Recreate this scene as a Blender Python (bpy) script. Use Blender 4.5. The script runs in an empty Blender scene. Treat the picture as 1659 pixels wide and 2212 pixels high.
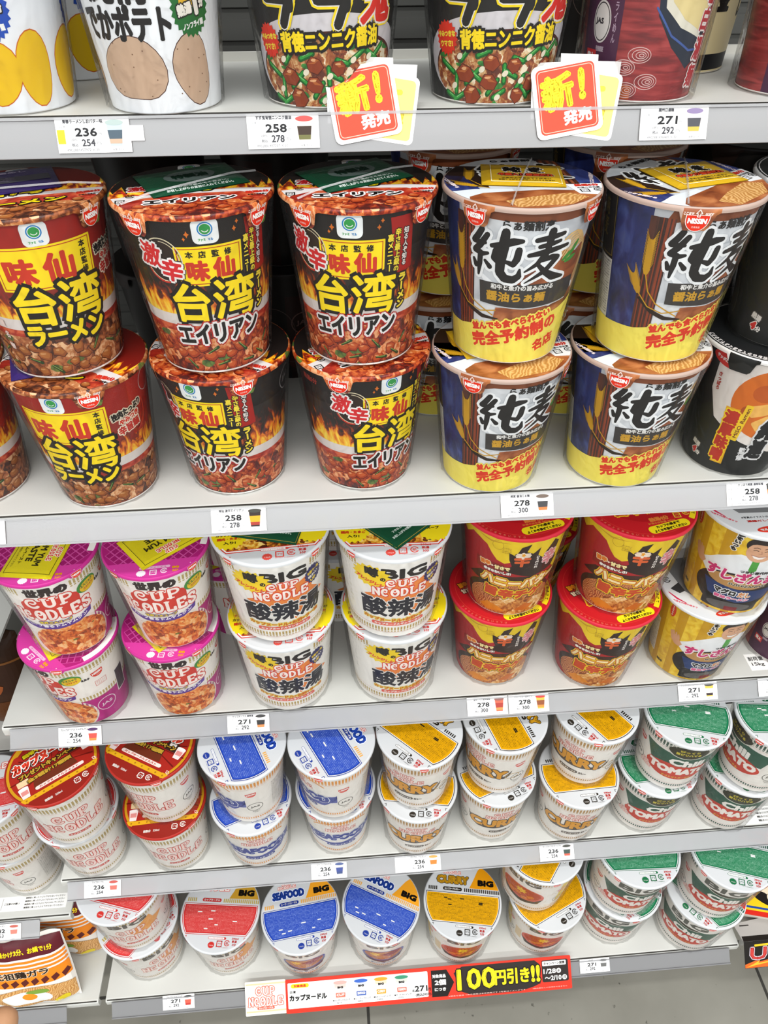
import bpy, math, random
import numpy as np
from mathutils import Matrix, Vector
from mathutils.geometry import tessellate_polygon

# ------------------------------------------------------------------ camera, world, lights, exposure
MM = 0.001
scene = bpy.context.scene
COL = scene.collection
W_PX = 1659.0
CAM_POS = (358.512, -422.827, 1180.08)                       # millimetres, bottom shelf top = 0
CAM_ROT = ((0.996953, -0.078005, -0.000061), (-0.05124, -0.654297, -0.754499), (0.058815, 0.752203, -0.656301))
cam_data = bpy.data.cameras.new('camera')
cam_data.sensor_fit = 'HORIZONTAL'
cam_data.sensor_width = 36.0
cam_data.lens = 1601.549 / W_PX * 36.0
cam_data.clip_start = 0.01
cam = bpy.data.objects.new('camera', cam_data)
COL.objects.link(cam)
_r, _d, _f = CAM_ROT
_m = Matrix(((_r[0], -_d[0], -_f[0], CAM_POS[0] * MM), (_r[1], -_d[1], -_f[1], CAM_POS[1] * MM),
             (_r[2], -_d[2], -_f[2], CAM_POS[2] * MM), (0, 0, 0, 1)))
cam.matrix_world = _m
scene.camera = cam

world = bpy.data.worlds.new('store_air')
scene.world = world
world.use_nodes = True
world.node_tree.nodes['Background'].inputs[0].default_value = (0.98, 0.99, 1.0, 1)
world.node_tree.nodes['Background'].inputs[1].default_value = 0.60

def strip_lamp(name, x, y, z, lx, ly, power, color=(0.985, 1.0, 0.99)):
    d = bpy.data.lights.new(name, 'AREA')
    d.shape = 'RECTANGLE'; d.size = lx; d.size_y = ly; d.energy = power; d.color = color
    o = bpy.data.objects.new(name, d); o.location = (x, y, z)
    COL.objects.link(o)
    return o
strip_lamp('ceiling_and_fill_strip', 0.45, -0.50, 2.45, 1.3, 0.12, 14)
strip_lamp('ceiling_and_fill_strip', 0.45, -1.90, 2.45, 6.0, 0.12, 84)  # added unseen fill strip that brightens the cup fronts
strip_lamp('ceiling_and_fill_strip', 0.45, -3.60, 2.45, 6.0, 0.12, 130)  # second added fill strip, farther out, for soft frontal light

scene.view_settings.view_transform = 'Standard'
scene.view_settings.look = 'None'
scene.view_settings.exposure = 0.2
scene.view_settings.gamma = 1.0
scene.view_settings.use_curve_mapping = False
scene.cycles.transparent_max_bounces = 40
scene.cycles.max_bounces = 8

# ------------------------------------------------------------------ materials
def hexlin(h):
    h = h.lstrip('#'); out = []
    for i in (0, 2, 4):
        c = int(h[i:i + 2], 16) / 255.0
        out.append(c / 12.92 if c <= 0.04045 else ((c + 0.055) / 1.055) ** 2.4)
    return (*out, 1.0)

MATS = {}
def new_mat(name):
    m = bpy.data.materials.new(name); m.use_nodes = True
    MATS[name] = m
    nt = m.node_tree
    return m, nt, nt.nodes['Principled BSDF']

def ink(h):
    """a flat printing ink of one colour, slightly glossy"""
    key = h
    if key in MATS: return key
    m, nt, b = new_mat('ink_' + h.lstrip('#'))
    MATS[key] = m
    b.inputs['Base Color'].default_value = hexlin(h)
    b.inputs['Roughness'].default_value = 0.42
    b.inputs['Specular IOR Level'].default_value = 0.25
    return key

def node(nt, kind, **kw):
    n = nt.nodes.new(kind)
    for k, v in kw.items():
        setattr(n, k, v)
    return n

def ramp(nt, stops, interp='LINEAR'):
    r = nt.nodes.new('ShaderNodeValToRGB')
    r.color_ramp.interpolation = interp
    els = r.color_ramp.elements
    while len(els) < len(stops): els.new(0.5)
    for e, (p, h) in zip(els, stops):
        e.position = p; e.color = hexlin(h)
    return r

def uvmap(nt, sx=1.0, sy=1.0, rot=0.0):
    t = nt.nodes.new('ShaderNodeTexCoord'); mp = nt.nodes.new('ShaderNodeMapping')
    mp.inputs['Scale'].default_value = (sx, sy, 1); mp.inputs['Rotation'].default_value = (0, 0, rot)
    nt.links.new(t.outputs['UV'], mp.inputs['Vector'])
    return mp.outputs['Vector']

def distort(nt, vec, scale, amt):
    n = node(nt, 'ShaderNodeTexNoise'); n.inputs['Scale'].default_value = scale; n.inputs['Detail'].default_value = 3
    nt.links.new(vec, n.inputs['Vector'])
    s = node(nt, 'ShaderNodeVectorMath', operation='SUBTRACT'); s.inputs[1].default_value = (.5, .5, .5)
    nt.links.new(n.outputs['Color'], s.inputs[0])
    k = node(nt, 'ShaderNodeVectorMath', operation='SCALE'); k.inputs['Scale'].default_value = amt
    nt.links.new(s.outputs[0], k.inputs[0])
    a = node(nt, 'ShaderNodeVectorMath', operation='ADD')
    nt.links.new(vec, a.inputs[0]); nt.links.new(k.outputs[0], a.inputs[1])
    return a.outputs[0]

def mixc(nt, fac, a, b, mode='MIX'):
    m = node(nt, 'ShaderNodeMix', data_type='RGBA', blend_type=mode)
    for sock, v in ((0, fac), (6, a), (7, b)):
        if isinstance(v, (int, float)): m.inputs[sock].default_value = v
        elif isinstance(v, tuple): m.inputs[sock].default_value = v
        else: nt.links.new(v, m.inputs[sock])
    return m.outputs[2]

def photo_chunks(name, cols, sauce, green, scale=1.9, gscale=1.3, gamount=0.16):
    """printed picture of fried meat lumps and greens in sauce"""
    m, nt, b = new_mat(name)
    v = distort(nt, uvmap(nt), 2.4, 0.5)
    vo = node(nt, 'ShaderNodeTexVoronoi'); vo.inputs['Scale'].default_value = scale
    nt.links.new(v, vo.inputs['Vector'])
    sep = node(nt, 'ShaderNodeSeparateColor'); nt.links.new(vo.outputs['Color'], sep.inputs[0])
    n = node(nt, 'ShaderNodeTexNoise'); n.inputs['Scale'].default_value = 5; n.inputs['Detail'].default_value = 5
    nt.links.new(v, n.inputs['Vector'])
    av = node(nt, 'ShaderNodeMath', operation='ADD'); nt.links.new(sep.outputs[0], av.inputs[0])
    sc = node(nt, 'ShaderNodeMath', operation='MULTIPLY_ADD'); sc.inputs[1].default_value = 2.0; sc.inputs[2].default_value = -1.0
    nt.links.new(n.outputs['Fac'], sc.inputs[0]); nt.links.new(sc.outputs[0], av.inputs[1])
    cr = ramp(nt, [(i / (len(cols) - 1), c) for i, c in enumerate(cols)]); nt.links.new(av.outputs[0], cr.inputs[0])
    er = node(nt, 'ShaderNodeMapRange'); er.inputs[1].default_value = 0.30; er.inputs[2].default_value = 0.30
    nt.links.new(vo.outputs['Distance'], er.inputs[0])
    c = mixc(nt, er.outputs[0], cr.outputs[0], hexlin(sauce))
    v2 = distort(nt, uvmap(nt, 1.0, 2.2, 0.7), 1.2, 0.5)
    g = node(nt, 'ShaderNodeTexVoronoi'); g.inputs['Scale'].default_value = gscale; nt.links.new(v2, g.inputs['Vector'])
    gs = node(nt, 'ShaderNodeSeparateColor'); nt.links.new(g.outputs['Color'], gs.inputs[0])
    lt = node(nt, 'ShaderNodeMath', operation='LESS_THAN'); lt.inputs[1].default_value = gamount; nt.links.new(gs.outputs[1], lt.inputs[0])
    ld = node(nt, 'ShaderNodeMath', operation='LESS_THAN'); ld.inputs[1].default_value = 0.38; nt.links.new(g.outputs['Distance'], ld.inputs[0])
    mu = node(nt, 'ShaderNodeMath', operation='MULTIPLY'); nt.links.new(lt.outputs[0], mu.inputs[0]); nt.links.new(ld.outputs[0], mu.inputs[1])
    gr = ramp(nt, [(0.3, green[0]), (0.7, green[1])]); nt.links.new(n.outputs['Fac'], gr.inputs[0])
    c = mixc(nt, mu.outputs[0], c, gr.outputs[0])
    nt.links.new(c, b.inputs['Base Color']); b.inputs['Roughness'].default_value = 0.4
    return name

def photo_noise(name, stops, sx, sy, scale, detail=4, dist=0.6, rot=0.0):
    m, nt, b = new_mat(name)
    v = uvmap(nt, sx, sy, rot)
    n = node(nt, 'ShaderNodeTexNoise'); n.inputs['Scale'].default_value = scale; n.inputs['Detail'].default_value = detail
    n.inputs['Distortion'].default_value = dist
    nt.links.new(v, n.inputs['Vector'])
    r = ramp(nt, stops); nt.links.new(n.outputs['Fac'], r.inputs[0])
    nt.links.new(r.outputs[0], b.inputs['Base Color']); b.inputs['Roughness'].default_value = 0.4
    return name

def photo_noodles(name, stops, scale=3.0, rot=0.5):
    m, nt, b = new_mat(name)
    v = distort(nt, uvmap(nt, 1, 1, rot), 1.1, 0.9)
    w = node(nt, 'ShaderNodeTexWave'); w.inputs['Scale'].default_value = scale; w.inputs['Distortion'].default_value = 6
    w.inputs['Detail'].default_value = 2; w.inputs['Detail Scale'].default_value = 0.8
    nt.links.new(v, w.inputs['Vector'])
    r = ramp(nt, stops); nt.links.new(w.outputs['Fac'], r.inputs[0])
    nt.links.new(r.outputs[0], b.inputs['Base Color']); b.inputs['Roughness'].default_value = 0.4
    return name

MEAT = photo_chunks('printed_spicy_meat', ['#4a0e08', '#86220f', '#b4481c', '#d27438', '#eaa878'], '#7a140c', ('#1f3a1c', '#6f8a3a'))
MEATB = photo_chunks('printed_minced_meat', ['#3a160a', '#743a1c', '#a45a2e', '#c07e4c', '#e2b488'], '#8a2e16', ('#1e3a20', '#7c8a3c'))
GARLIC = photo_chunks('printed_garlic_stew', ['#5a2412', '#8a3e1c', '#b06a34', '#d8b078', '#f0e4c8'], '#7a2e16', ('#0f5a1c', '#3f9a3a'), 3.4, 1.5, 0.42)
SHRIMP = photo_chunks('printed_shrimp_noodles', ['#8a3a12', '#c8581a', '#e0782c', '#eea050', '#f4c488'], '#b84a14', ('#4a5a1c', '#8a8a3a'), 2.8, 2.4, 0.06)
GINGER = photo_chunks('printed_chicken_strips', ['#7a3a10', '#b0601c', '#d08a3c', '#e0ac64', '#f0d0a0'], '#8a2c12', ('#6a5a1c', '#b89a3c'), 1.6, 1.6, 0.06)
PIZZA = photo_chunks('printed_egg_drop_soup', ['#4a1a08', '#7a3a10', '#c87a1c', '#f0b83c', '#f6d880'], '#3a1408', ('#16401c', '#3c6a2a'), 2.2, 1.6, 0.2)
def photo_flames(name, stops, y0, y1):
    """printed fire: tongues that thin out upward into the ground colour"""
    m, nt, b = new_mat(name)
    v = uvmap(nt, 1.7, 0.75, 0.25)
    n = node(nt, 'ShaderNodeTexNoise'); n.inputs['Scale'].default_value = 1.5; n.inputs['Detail'].default_value = 5; n.inputs['Distortion'].default_value = 1.8
    nt.links.new(v, n.inputs['Vector'])
    t = node(nt, 'ShaderNodeTexCoord'); sp = node(nt, 'ShaderNodeSeparateXYZ'); nt.links.new(t.outputs['UV'], sp.inputs[0])
    mr = node(nt, 'ShaderNodeMapRange'); mr.inputs[1].default_value = y0 / 20; mr.inputs[2].default_value = y1 / 20; mr.inputs[3].default_value = 0.62; mr.inputs[4].default_value = -0.25
    nt.links.new(sp.outputs[1], mr.inputs[0])
    k = node(nt, 'ShaderNodeMath', operation='MULTIPLY_ADD'); k.inputs[1].default_value = 1.5; nt.links.new(n.outputs['Fac'], k.inputs[0])
    sub = node(nt, 'ShaderNodeMath', operation='SUBTRACT'); sub.inputs[1].default_value = 0.55; nt.links.new(mr.outputs[0], sub.inputs[0]); nt.links.new(sub.outputs[0], k.inputs[2])
    r = ramp(nt, stops); nt.links.new(k.outputs[0], r.inputs[0])
    nt.links.new(r.outputs[0], b.inputs['Base Color']); b.inputs['Roughness'].default_value = 0.4
    return name
FLAMEK = photo_flames('printed_flames_on_black', [(0.22, '#1b1513'), (0.36, '#6a1a08'), (0.5, '#d8640c'), (0.66, '#f2b21c'), (0.9, '#f8e458')], 40, 82)
FLAMER = photo_flames('printed_flames_on_red', [(0.22, '#8c1d12'), (0.36, '#6a1a08'), (0.5, '#d8640c'), (0.66, '#f2b21c'), (0.9, '#f8e458')], 40, 78)
FLAME = photo_noise('printed_flames', [(0.30, '#2a0c06'), (0.42, '#8a2408'), (0.50, '#e07010'), (0.58, '#f8c020'), (0.72, '#f8e860')], 1.5, 0.6, 1.8, 4, 1.6, 0.3)
SOUP = photo_noise('printed_red_soup', [(0.35, '#8a160c'), (0.5, '#b0301a'), (0.62, '#d0603a')], 1, 1.6, 2.2)
NOODLE = photo_noodles('printed_noodles', [(0.0, '#b07a3c'), (0.35, '#c48c4a'), (0.7, '#d29c58'), (1.0, '#dfb478')], 2.2)
NOODLER = photo_noodles('printed_red_noodles', [(0.0, '#8a3a18'), (0.35, '#b05c2a'), (0.7, '#c47a3e'), (1.0, '#d89c60')], 3.4)
NAVY = photo_noise('printed_navy_wash', [(0.3, '#161c44'), (0.5, '#232e6a'), (0.62, '#3a4a8a'), (0.75, '#4a5a86')], 1.4, 0.8, 1.3)
BROWN = photo_noise('printed_dark_wood', [(0.35, '#24100a'), (0.5, '#3c1c12'), (0.65, '#5a2c1c')], 3.5, 0.25, 2.0)
BOWLBR = photo_noise('printed_broth', [(0.3, '#6a2e14'), (0.5, '#9a5228'), (0.7, '#c07a48')], 0.8, 1.4, 1.2)
GREYW = photo_noise('printed_pale_grey', [(0.35, '#b4b8be'), (0.5, '#c9cdd2'), (0.65, '#dadde0')], 0.5, 0.8, 1.0)
REDSILK = photo_noise('printed_red_cloth', [(0.35, '#6a1418'), (0.5, '#8c2224'), (0.62, '#a63a38')], 0.3, 2.4, 2.0)
EGGY = photo_noise('printed_gold_mottle', [(0.35, '#d6a40e'), (0.5, '#e8c01c'), (0.65, '#f0d040')], 1.6, 1.6, 1.4)

def plain(name, h, rough=0.5, spec=0.5, bump=0.0, bscale=200, metallic=0.0, speck=0.0):
    m, nt, b = new_mat(name)
    b.inputs['Roughness'].default_value = rough; b.inputs['Specular IOR Level'].default_value = spec
    b.inputs['Metallic'].default_value = metallic
    b.inputs['Base Color'].default_value = hexlin(h)
    t = node(nt, 'ShaderNodeTexCoord')
    if speck:
        n = node(nt, 'ShaderNodeTexNoise'); n.inputs['Scale'].default_value = 9; n.inputs['Detail'].default_value = 6
        nt.links.new(t.outputs['Object'], n.inputs['Vector'])
        base = hexlin(h); dark = tuple(c * (1 - speck) for c in base[:3]) + (1,)
        nt.links.new(mixc(nt, n.outputs['Fac'], dark, base), b.inputs['Base Color'])
    if bump:
        n = node(nt, 'ShaderNodeTexNoise'); n.inputs['Scale'].default_value = bscale; n.inputs['Detail'].default_value = 3
        nt.links.new(t.outputs['Object'], n.inputs['Vector'])
        bp = node(nt, 'ShaderNodeBump'); bp.inputs['Strength'].default_value = bump; bp.inputs['Distance'].default_value = 0.001
        nt.links.new(n.outputs['Fac'], bp.inputs['Height']); nt.links.new(bp.outputs[0], b.inputs['Normal'])
    return name

plain('shelf_enamel', '#cacac5', 0.38, 0.4, 0.05, 900, 0, 0.03)
plain('shelf_edge_paint', '#d9d7cf', 0.4, 0.4)
plain('panel_grey', '#4c4c49', 0.5, 0.3, 0, 1, 0, 0.06)
plain('upright_grey', '#8f8d86', 0.5, 0.4)
plain('card_white', '#f1f0ee', 0.55, 0.3)
plain('seam_dark', '#3a3834', 0.7, 0.2)
plain('foil_green', '#0f4a30', 0.28, 0.6, 0.35, 260)
plain('foil_purple', '#38276a', 0.28, 0.6, 0.35, 260)
plain('foil_gold', '#d3a91e', 0.3, 0.6, 0.3, 260)
plain('foil_yellow', '#d6c61a', 0.3, 0.6, 0.3, 260)
plain('skin', '#b98a66', 0.5, 0.4, 0.1, 500, 0, 0.08)
plain('nail', '#cfa088', 0.3, 0.5)
plain('sleeve_cloth', '#2a2c30', 0.9, 0.1, 0.2, 900)

def film_material(name, haze, strength, sx, sy, scale):
    m = bpy.data.materials.new(name); m.use_nodes = True; MATS[name] = m
    nt = m.node_tree; nt.nodes.clear()
    out = node(nt, 'ShaderNodeOutputMaterial'); tr = node(nt, 'ShaderNodeBsdfTransparent')
    gl = node(nt, 'ShaderNodeBsdfGlossy'); gl.inputs['Roughness'].default_value = 0.13
    df = node(nt, 'ShaderNodeBsdfDiffuse'); df.inputs['Color'].default_value = (0.8, 0.8, 0.8, 1)
    t = node(nt, 'ShaderNodeTexCoord'); mp = node(nt, 'ShaderNodeMapping'); mp.inputs['Scale'].default_value = (sx, sx, sy)
    nt.links.new(t.outputs['Object'], mp.inputs['Vector'])
    n = node(nt, 'ShaderNodeTexNoise'); n.inputs['Scale'].default_value = scale; n.inputs['Detail'].default_value = 3
    n.inputs['Distortion'].default_value = 0.8
    nt.links.new(mp.outputs[0], n.inputs['Vector'])
    bp = node(nt, 'ShaderNodeBump'); bp.inputs['Strength'].default_value = strength; bp.inputs['Distance'].default_value = 0.004
    nt.links.new(n.outputs['Fac'], bp.inputs['Height'])
    nt.links.new(bp.outputs[0], gl.inputs['Normal'])
    fr = node(nt, 'ShaderNodeFresnel'); fr.inputs['IOR'].default_value = 1.35
    nt.links.new(bp.outputs[0], fr.inputs['Normal'])
    mx0 = node(nt, 'ShaderNodeMixShader'); mx0.inputs[0].default_value = haze
    nt.links.new(tr.outputs[0], mx0.inputs[1]); nt.links.new(df.outputs[0], mx0.inputs[2])
    mx = node(nt, 'ShaderNodeMixShader'); fm = node(nt, 'ShaderNodeMath', operation='MULTIPLY'); fm.inputs[1].default_value = 0.6
    nt.links.new(fr.outputs[0], fm.inputs[0]); nt.links.new(fm.outputs[0], mx.inputs[0]); nt.links.new(mx0.outputs[0], mx.inputs[1]); nt.links.new(gl.outputs[0], mx.inputs[2])
    nt.links.new(mx.outputs[0], out.inputs['Surface'])
    return name
film_material('shrink_film', 0.014, 0.8, 1.0, 0.45, 75)
film_material('film_seam', 0.42, 0.6, 1.0, 1.0, 300)

def rail_material():
    m = bpy.data.materials.new('frosted_rail'); m.use_nodes = True; MATS['frosted_rail'] = m
    nt = m.node_tree; nt.nodes.clear()
    out = node(nt, 'ShaderNodeOutputMaterial'); tr = node(nt, 'ShaderNodeBsdfTransparent'); tr.inputs[0].default_value = (0.74, 0.74, 0.76, 1)
    df = node(nt, 'ShaderNodeBsdfDiffuse'); df.inputs['Color'].default_value = (0.50, 0.50, 0.51, 1)
    tl = node(nt, 'ShaderNodeBsdfTranslucent'); tl.inputs['Color'].default_value = (0.42, 0.42, 0.43, 1)
    gl = node(nt, 'ShaderNodeBsdfGlossy'); gl.inputs['Roughness'].default_value = 0.3
    a = node(nt, 'ShaderNodeMixShader'); a.inputs[0].default_value = 0.5
    nt.links.new(df.outputs[0], a.inputs[1]); nt.links.new(tl.outputs[0], a.inputs[2])
    b = node(nt, 'ShaderNodeMixShader'); b.inputs[0].default_value = 0.42
    nt.links.new(a.outputs[0], b.inputs[1]); nt.links.new(tr.outputs[0], b.inputs[2])
    c = node(nt, 'ShaderNodeMixShader'); c.inputs[0].default_value = 0.10
    nt.links.new(b.outputs[0], c.inputs[1]); nt.links.new(gl.outputs[0], c.inputs[2])
    nt.links.new(c.outputs[0], out.inputs['Surface'])
rail_material()

def floor_material():
    m, nt, b = new_mat('floor_tile')
    t = node(nt, 'ShaderNodeTexCoord')
    n1 = node(nt, 'ShaderNodeTexNoise'); n1.inputs['Scale'].default_value = 7; n1.inputs['Detail'].default_value = 8
    nt.links.new(t.outputs['Object'], n1.inputs['Vector'])
    r = ramp(nt, [(0.3, '#7d7a70'), (0.7, '#908d83')]); nt.links.new(n1.outputs['Fac'], r.inputs[0])
    n2 = node(nt, 'ShaderNodeTexNoise'); n2.inputs['Scale'].default_value = 95; n2.inputs['Detail'].default_value = 2
    nt.links.new(t.outputs['Object'], n2.inputs['Vector'])
    mr = node(nt, 'ShaderNodeMapRange'); mr.inputs[1].default_value = 0.72; mr.inputs[2].default_value = 0.78; nt.links.new(n2.outputs['Fac'], mr.inputs[0])
    c = mixc(nt, mr.outputs[0], r.outputs[0], hexlin('#55524a'))
    nt.links.new(c, b.inputs['Base Color']); b.inputs['Roughness'].default_value = 0.45
floor_material()

# ------------------------------------------------------------------ mesh assembly from triangle soups (millimetres)
def face_normals(P):
    n = np.cross(P[:, 1] - P[:, 0], P[:, 2] - P[:, 0])
    l = np.linalg.norm(n, axis=1, keepdims=True); l[l == 0] = 1
    return np.repeat((n / l)[:, None, :], 3, axis=1)

def mesh_from(name, groups):
    """groups: (points N,3,3 | normals N,3,3 or None | uv N,3,2 or None | material key)"""
    groups = [g for g in groups if len(g[0])]
    P = np.concatenate([g[0] for g in groups])
    Nn = np.concatenate([g[1] if g[1] is not None else face_normals(g[0]) for g in groups])
    UV = np.concatenate([g[2] if g[2] is not None else np.zeros((len(g[0]), 3, 2)) for g in groups])
    keys, idx = [], []
    for g in groups:
        if g[3] not in keys: keys.append(g[3])
        idx.append(np.full(len(g[0]), keys.index(g[3]), dtype=np.int32))
    idx = np.concatenate(idx)
    e1 = P[:, 1] - P[:, 0]; e2 = P[:, 2] - P[:, 0]
    area = np.linalg.norm(np.cross(e1, e2), axis=1)
    ok = area > 1e-6
    P, Nn, UV, idx = P[ok], Nn[ok], UV[ok], idx[ok]
    flat = np.concatenate([np.round(P.reshape(-1, 3), 4), np.round(Nn.reshape(-1, 3), 2)], 1)   # weld only where the shading agrees
    verts, inv = np.unique(flat, axis=0, return_inverse=True)
    verts = verts[:, :3]
    inv = inv.reshape(-1, 3)
    ok = (inv[:, 0] != inv[:, 1]) & (inv[:, 1] != inv[:, 2]) & (inv[:, 0] != inv[:, 2])
    inv, Nn, UV, idx = inv[ok], Nn[ok], UV[ok], idx[ok]
    me = bpy.data.meshes.new(name)
    nf = len(inv)
    me.vertices.add(len(verts)); me.vertices.foreach_set('co', (verts * MM).astype(np.float32).ravel())
    me.loops.add(nf * 3); me.loops.foreach_set('vertex_index', inv.astype(np.int32).ravel())
    me.polygons.add(nf)
    me.polygons.foreach_set('loop_start', np.arange(0, nf * 3, 3, dtype=np.int32))
    me.polygons.foreach_set('loop_total', np.full(nf, 3, dtype=np.int32))
    me.polygons.foreach_set('material_index', idx)
    me.polygons.foreach_set('use_smooth', np.ones(nf, dtype=bool))
    uvl = me.uv_layers.new(name='UVMap')
    uvl.data.foreach_set('uv', (UV / 20.0).astype(np.float32).ravel())
    me.update(calc_edges=True)
    for k in keys: me.materials.append(MATS[k])
    me.normals_split_custom_set(Nn.reshape(-1, 3).astype(np.float32).tolist())
    return me

def quads(A, B, C, D):
    return np.concatenate([np.stack([A, B, C], 1), np.stack([A, C, D], 1)])

def box_tris(x0, x1, y0, y1, z0, z1, M=None):
    v = np.array([[x, y, z] for x in (x0, x1) for y in (y0, y1) for z in (z0, z1)], float)
    q = [(0, 1, 3, 2), (4, 6, 7, 5), (0, 4, 5, 1), (2, 3, 7, 6), (0, 2, 6, 4), (1, 5, 7, 3)]
    if M is not None: v = v @ np.array(M[0]).T + np.array(M[1])
    t = []
    for a, b, c, d in q: t += [v[[a, b, c]], v[[a, c, d]]]
    return np.array(t)

def revolve(profile, nseg=128, closed_smooth=False):
    """profile: list of (r, z); returns triangles with normals, uv"""
    th = np.linspace(0, 2 * math.pi, nseg + 1)
    s, c = np.sin(th), -np.cos(th)
    Ps, Ns = [], []
    pts = np.array(profile, float)
    dirs = pts[1:] - pts[:-1]
    seg_n = np.stack([dirs[:, 1], -dirs[:, 0]], 1)
    seg_n /= np.linalg.norm(seg_n, axis=1, keepdims=True) + 1e-12
    for i in range(len(pts) - 1):
        (r0, z0), (r1, z1) = pts[i], pts[i + 1]
        n0 = n1 = seg_n[i]
        if closed_smooth:
            if i > 0: n0 = seg_n[i] + seg_n[i - 1]
            if i < len(pts) - 2: n1 = seg_n[i] + seg_n[i + 1]
        A = np.stack([r0 * s[:-1], r0 * c[:-1], np.full(nseg, z0)], 1); B = np.stack([r0 * s[1:], r0 * c[1:], np.full(nseg, z0)], 1)
        C = np.stack([r1 * s[1:], r1 * c[1:], np.full(nseg, z1)], 1); D = np.stack([r1 * s[:-1], r1 * c[:-1], np.full(nseg, z1)], 1)
        nA = np.stack([n0[0] * s[:-1], n0[0] * c[:-1], np.full(nseg, n0[1])], 1); nB = np.stack([n0[0] * s[1:], n0[0] * c[1:], np.full(nseg, n0[1])], 1)
        nC = np.stack([n1[0] * s[1:], n1[0] * c[1:], np.full(nseg, n1[1])], 1); nD = np.stack([n1[0] * s[:-1], n1[0] * c[:-1], np.full(nseg, n1[1])], 1)
        Ps.append(quads(A, B, C, D)); Ns.append(quads(nA, nB, nC, nD))
    return np.concatenate(Ps), np.concatenate(Ns)
# ------------------------------------------------------------------ flat artwork: inked shapes and lettering, later wrapped onto a surface
GLYPH = {}
def load_glyphs(chars):
    todo = [c for c in dict.fromkeys(chars) if c not in GLYPH and c != ' ']
    objs = []
    for c in todo:
        for s in (c, c + c):
            d = bpy.data.curves.new('type', 'FONT'); d.body = s; d.size = 1; d.resolution_u = 2
            o = bpy.data.objects.new('type', d); COL.objects.link(o); objs.append(o)
    if not objs: return
    bpy.context.view_layer.update()
    dg = bpy.context.evaluated_depsgraph_get()
    for c, o1, o2 in zip(todo, objs[::2], objs[1::2]):
        m = o1.evaluated_get(dg).to_mesh()
        V = np.array([v.co[:2] for v in m.vertices]) if len(m.vertices) else np.zeros((1, 2))
        T, cnt = [], {}
        for p in m.polygons:
            vs = list(p.vertices)
            for a, b in zip(vs, vs[1:] + vs[:1]): cnt[(min(a, b), max(a, b))] = cnt.get((min(a, b), max(a, b)), 0) + 1
            for k in range(1, len(vs) - 1): T.append((vs[0], vs[k], vs[k + 1]))
        E_ = [e for e, n in cnt.items() if n == 1]
        m2 = o2.evaluated_get(dg).to_mesh()
        adv = (max(v.co.x for v in m2.vertices) - V[:, 0].max()) if len(m2.vertices) else 0.4
        GLYPH[c] = (V[np.array(T)] if T else np.zeros((0, 3, 2)), V[np.array(E_)] if E_ else np.zeros((0, 2, 2)), adv)
        o1.evaluated_get(dg).to_mesh_clear(); o2.evaluated_get(dg).to_mesh_clear()
    for o in objs:
        d = o.data; bpy.data.objects.remove(o); bpy.data.curves.remove(d)

def rotm(a):
    a = math.radians(a); return np.array([[math.cos(a), -math.sin(a)], [math.sin(a), math.cos(a)]])

def split_tris(T, n, d, keep=None):
    """cut 2D triangles by the line n.p = d ; keep=None keeps both sides, keep=-1 keeps n.p<=d"""
    s = T @ np.array(n) - d
    lo = (s <= 1e-7).all(1); hi = (s >= -1e-7).all(1); cross = ~(lo | hi)
    out = [T[lo], T[hi & ~lo]]; X, sx = T[cross], s[cross]
    if len(X):
        neg = sx < 0
        lone_neg = neg.sum(1) == 1
        lone = np.where(lone_neg[:, None], neg, ~neg)
        k = lone.argmax(1); r = np.arange(len(X))
        a, b, c = X[r, k], X[r, (k + 1) % 3], X[r, (k + 2) % 3]
        sa, sb, sc_ = sx[r, k], sx[r, (k + 1) % 3], sx[r, (k + 2) % 3]
        p = a + (b - a) * (sa / (sa - sb))[:, None]; q = a + (c - a) * (sa / (sa - sc_))[:, None]
        A1 = np.stack([a, p, q], 1); B1 = np.stack([p, b, c], 1); B2 = np.stack([p, c, q], 1)
        out[0] = np.concatenate([out[0], A1[lone_neg], B1[~lone_neg], B2[~lone_neg]])
        out[1] = np.concatenate([out[1], A1[~lone_neg], B1[lone_neg], B2[lone_neg]])
    if keep is None: return np.concatenate(out)
    return out[0]

def hair(n, z, step):
    return (((np.arange(n) * 17) % 43) / 43 * .3 * step)[:, None] if abs(z - round(z)) > 1e-4 else 0.0

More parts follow.
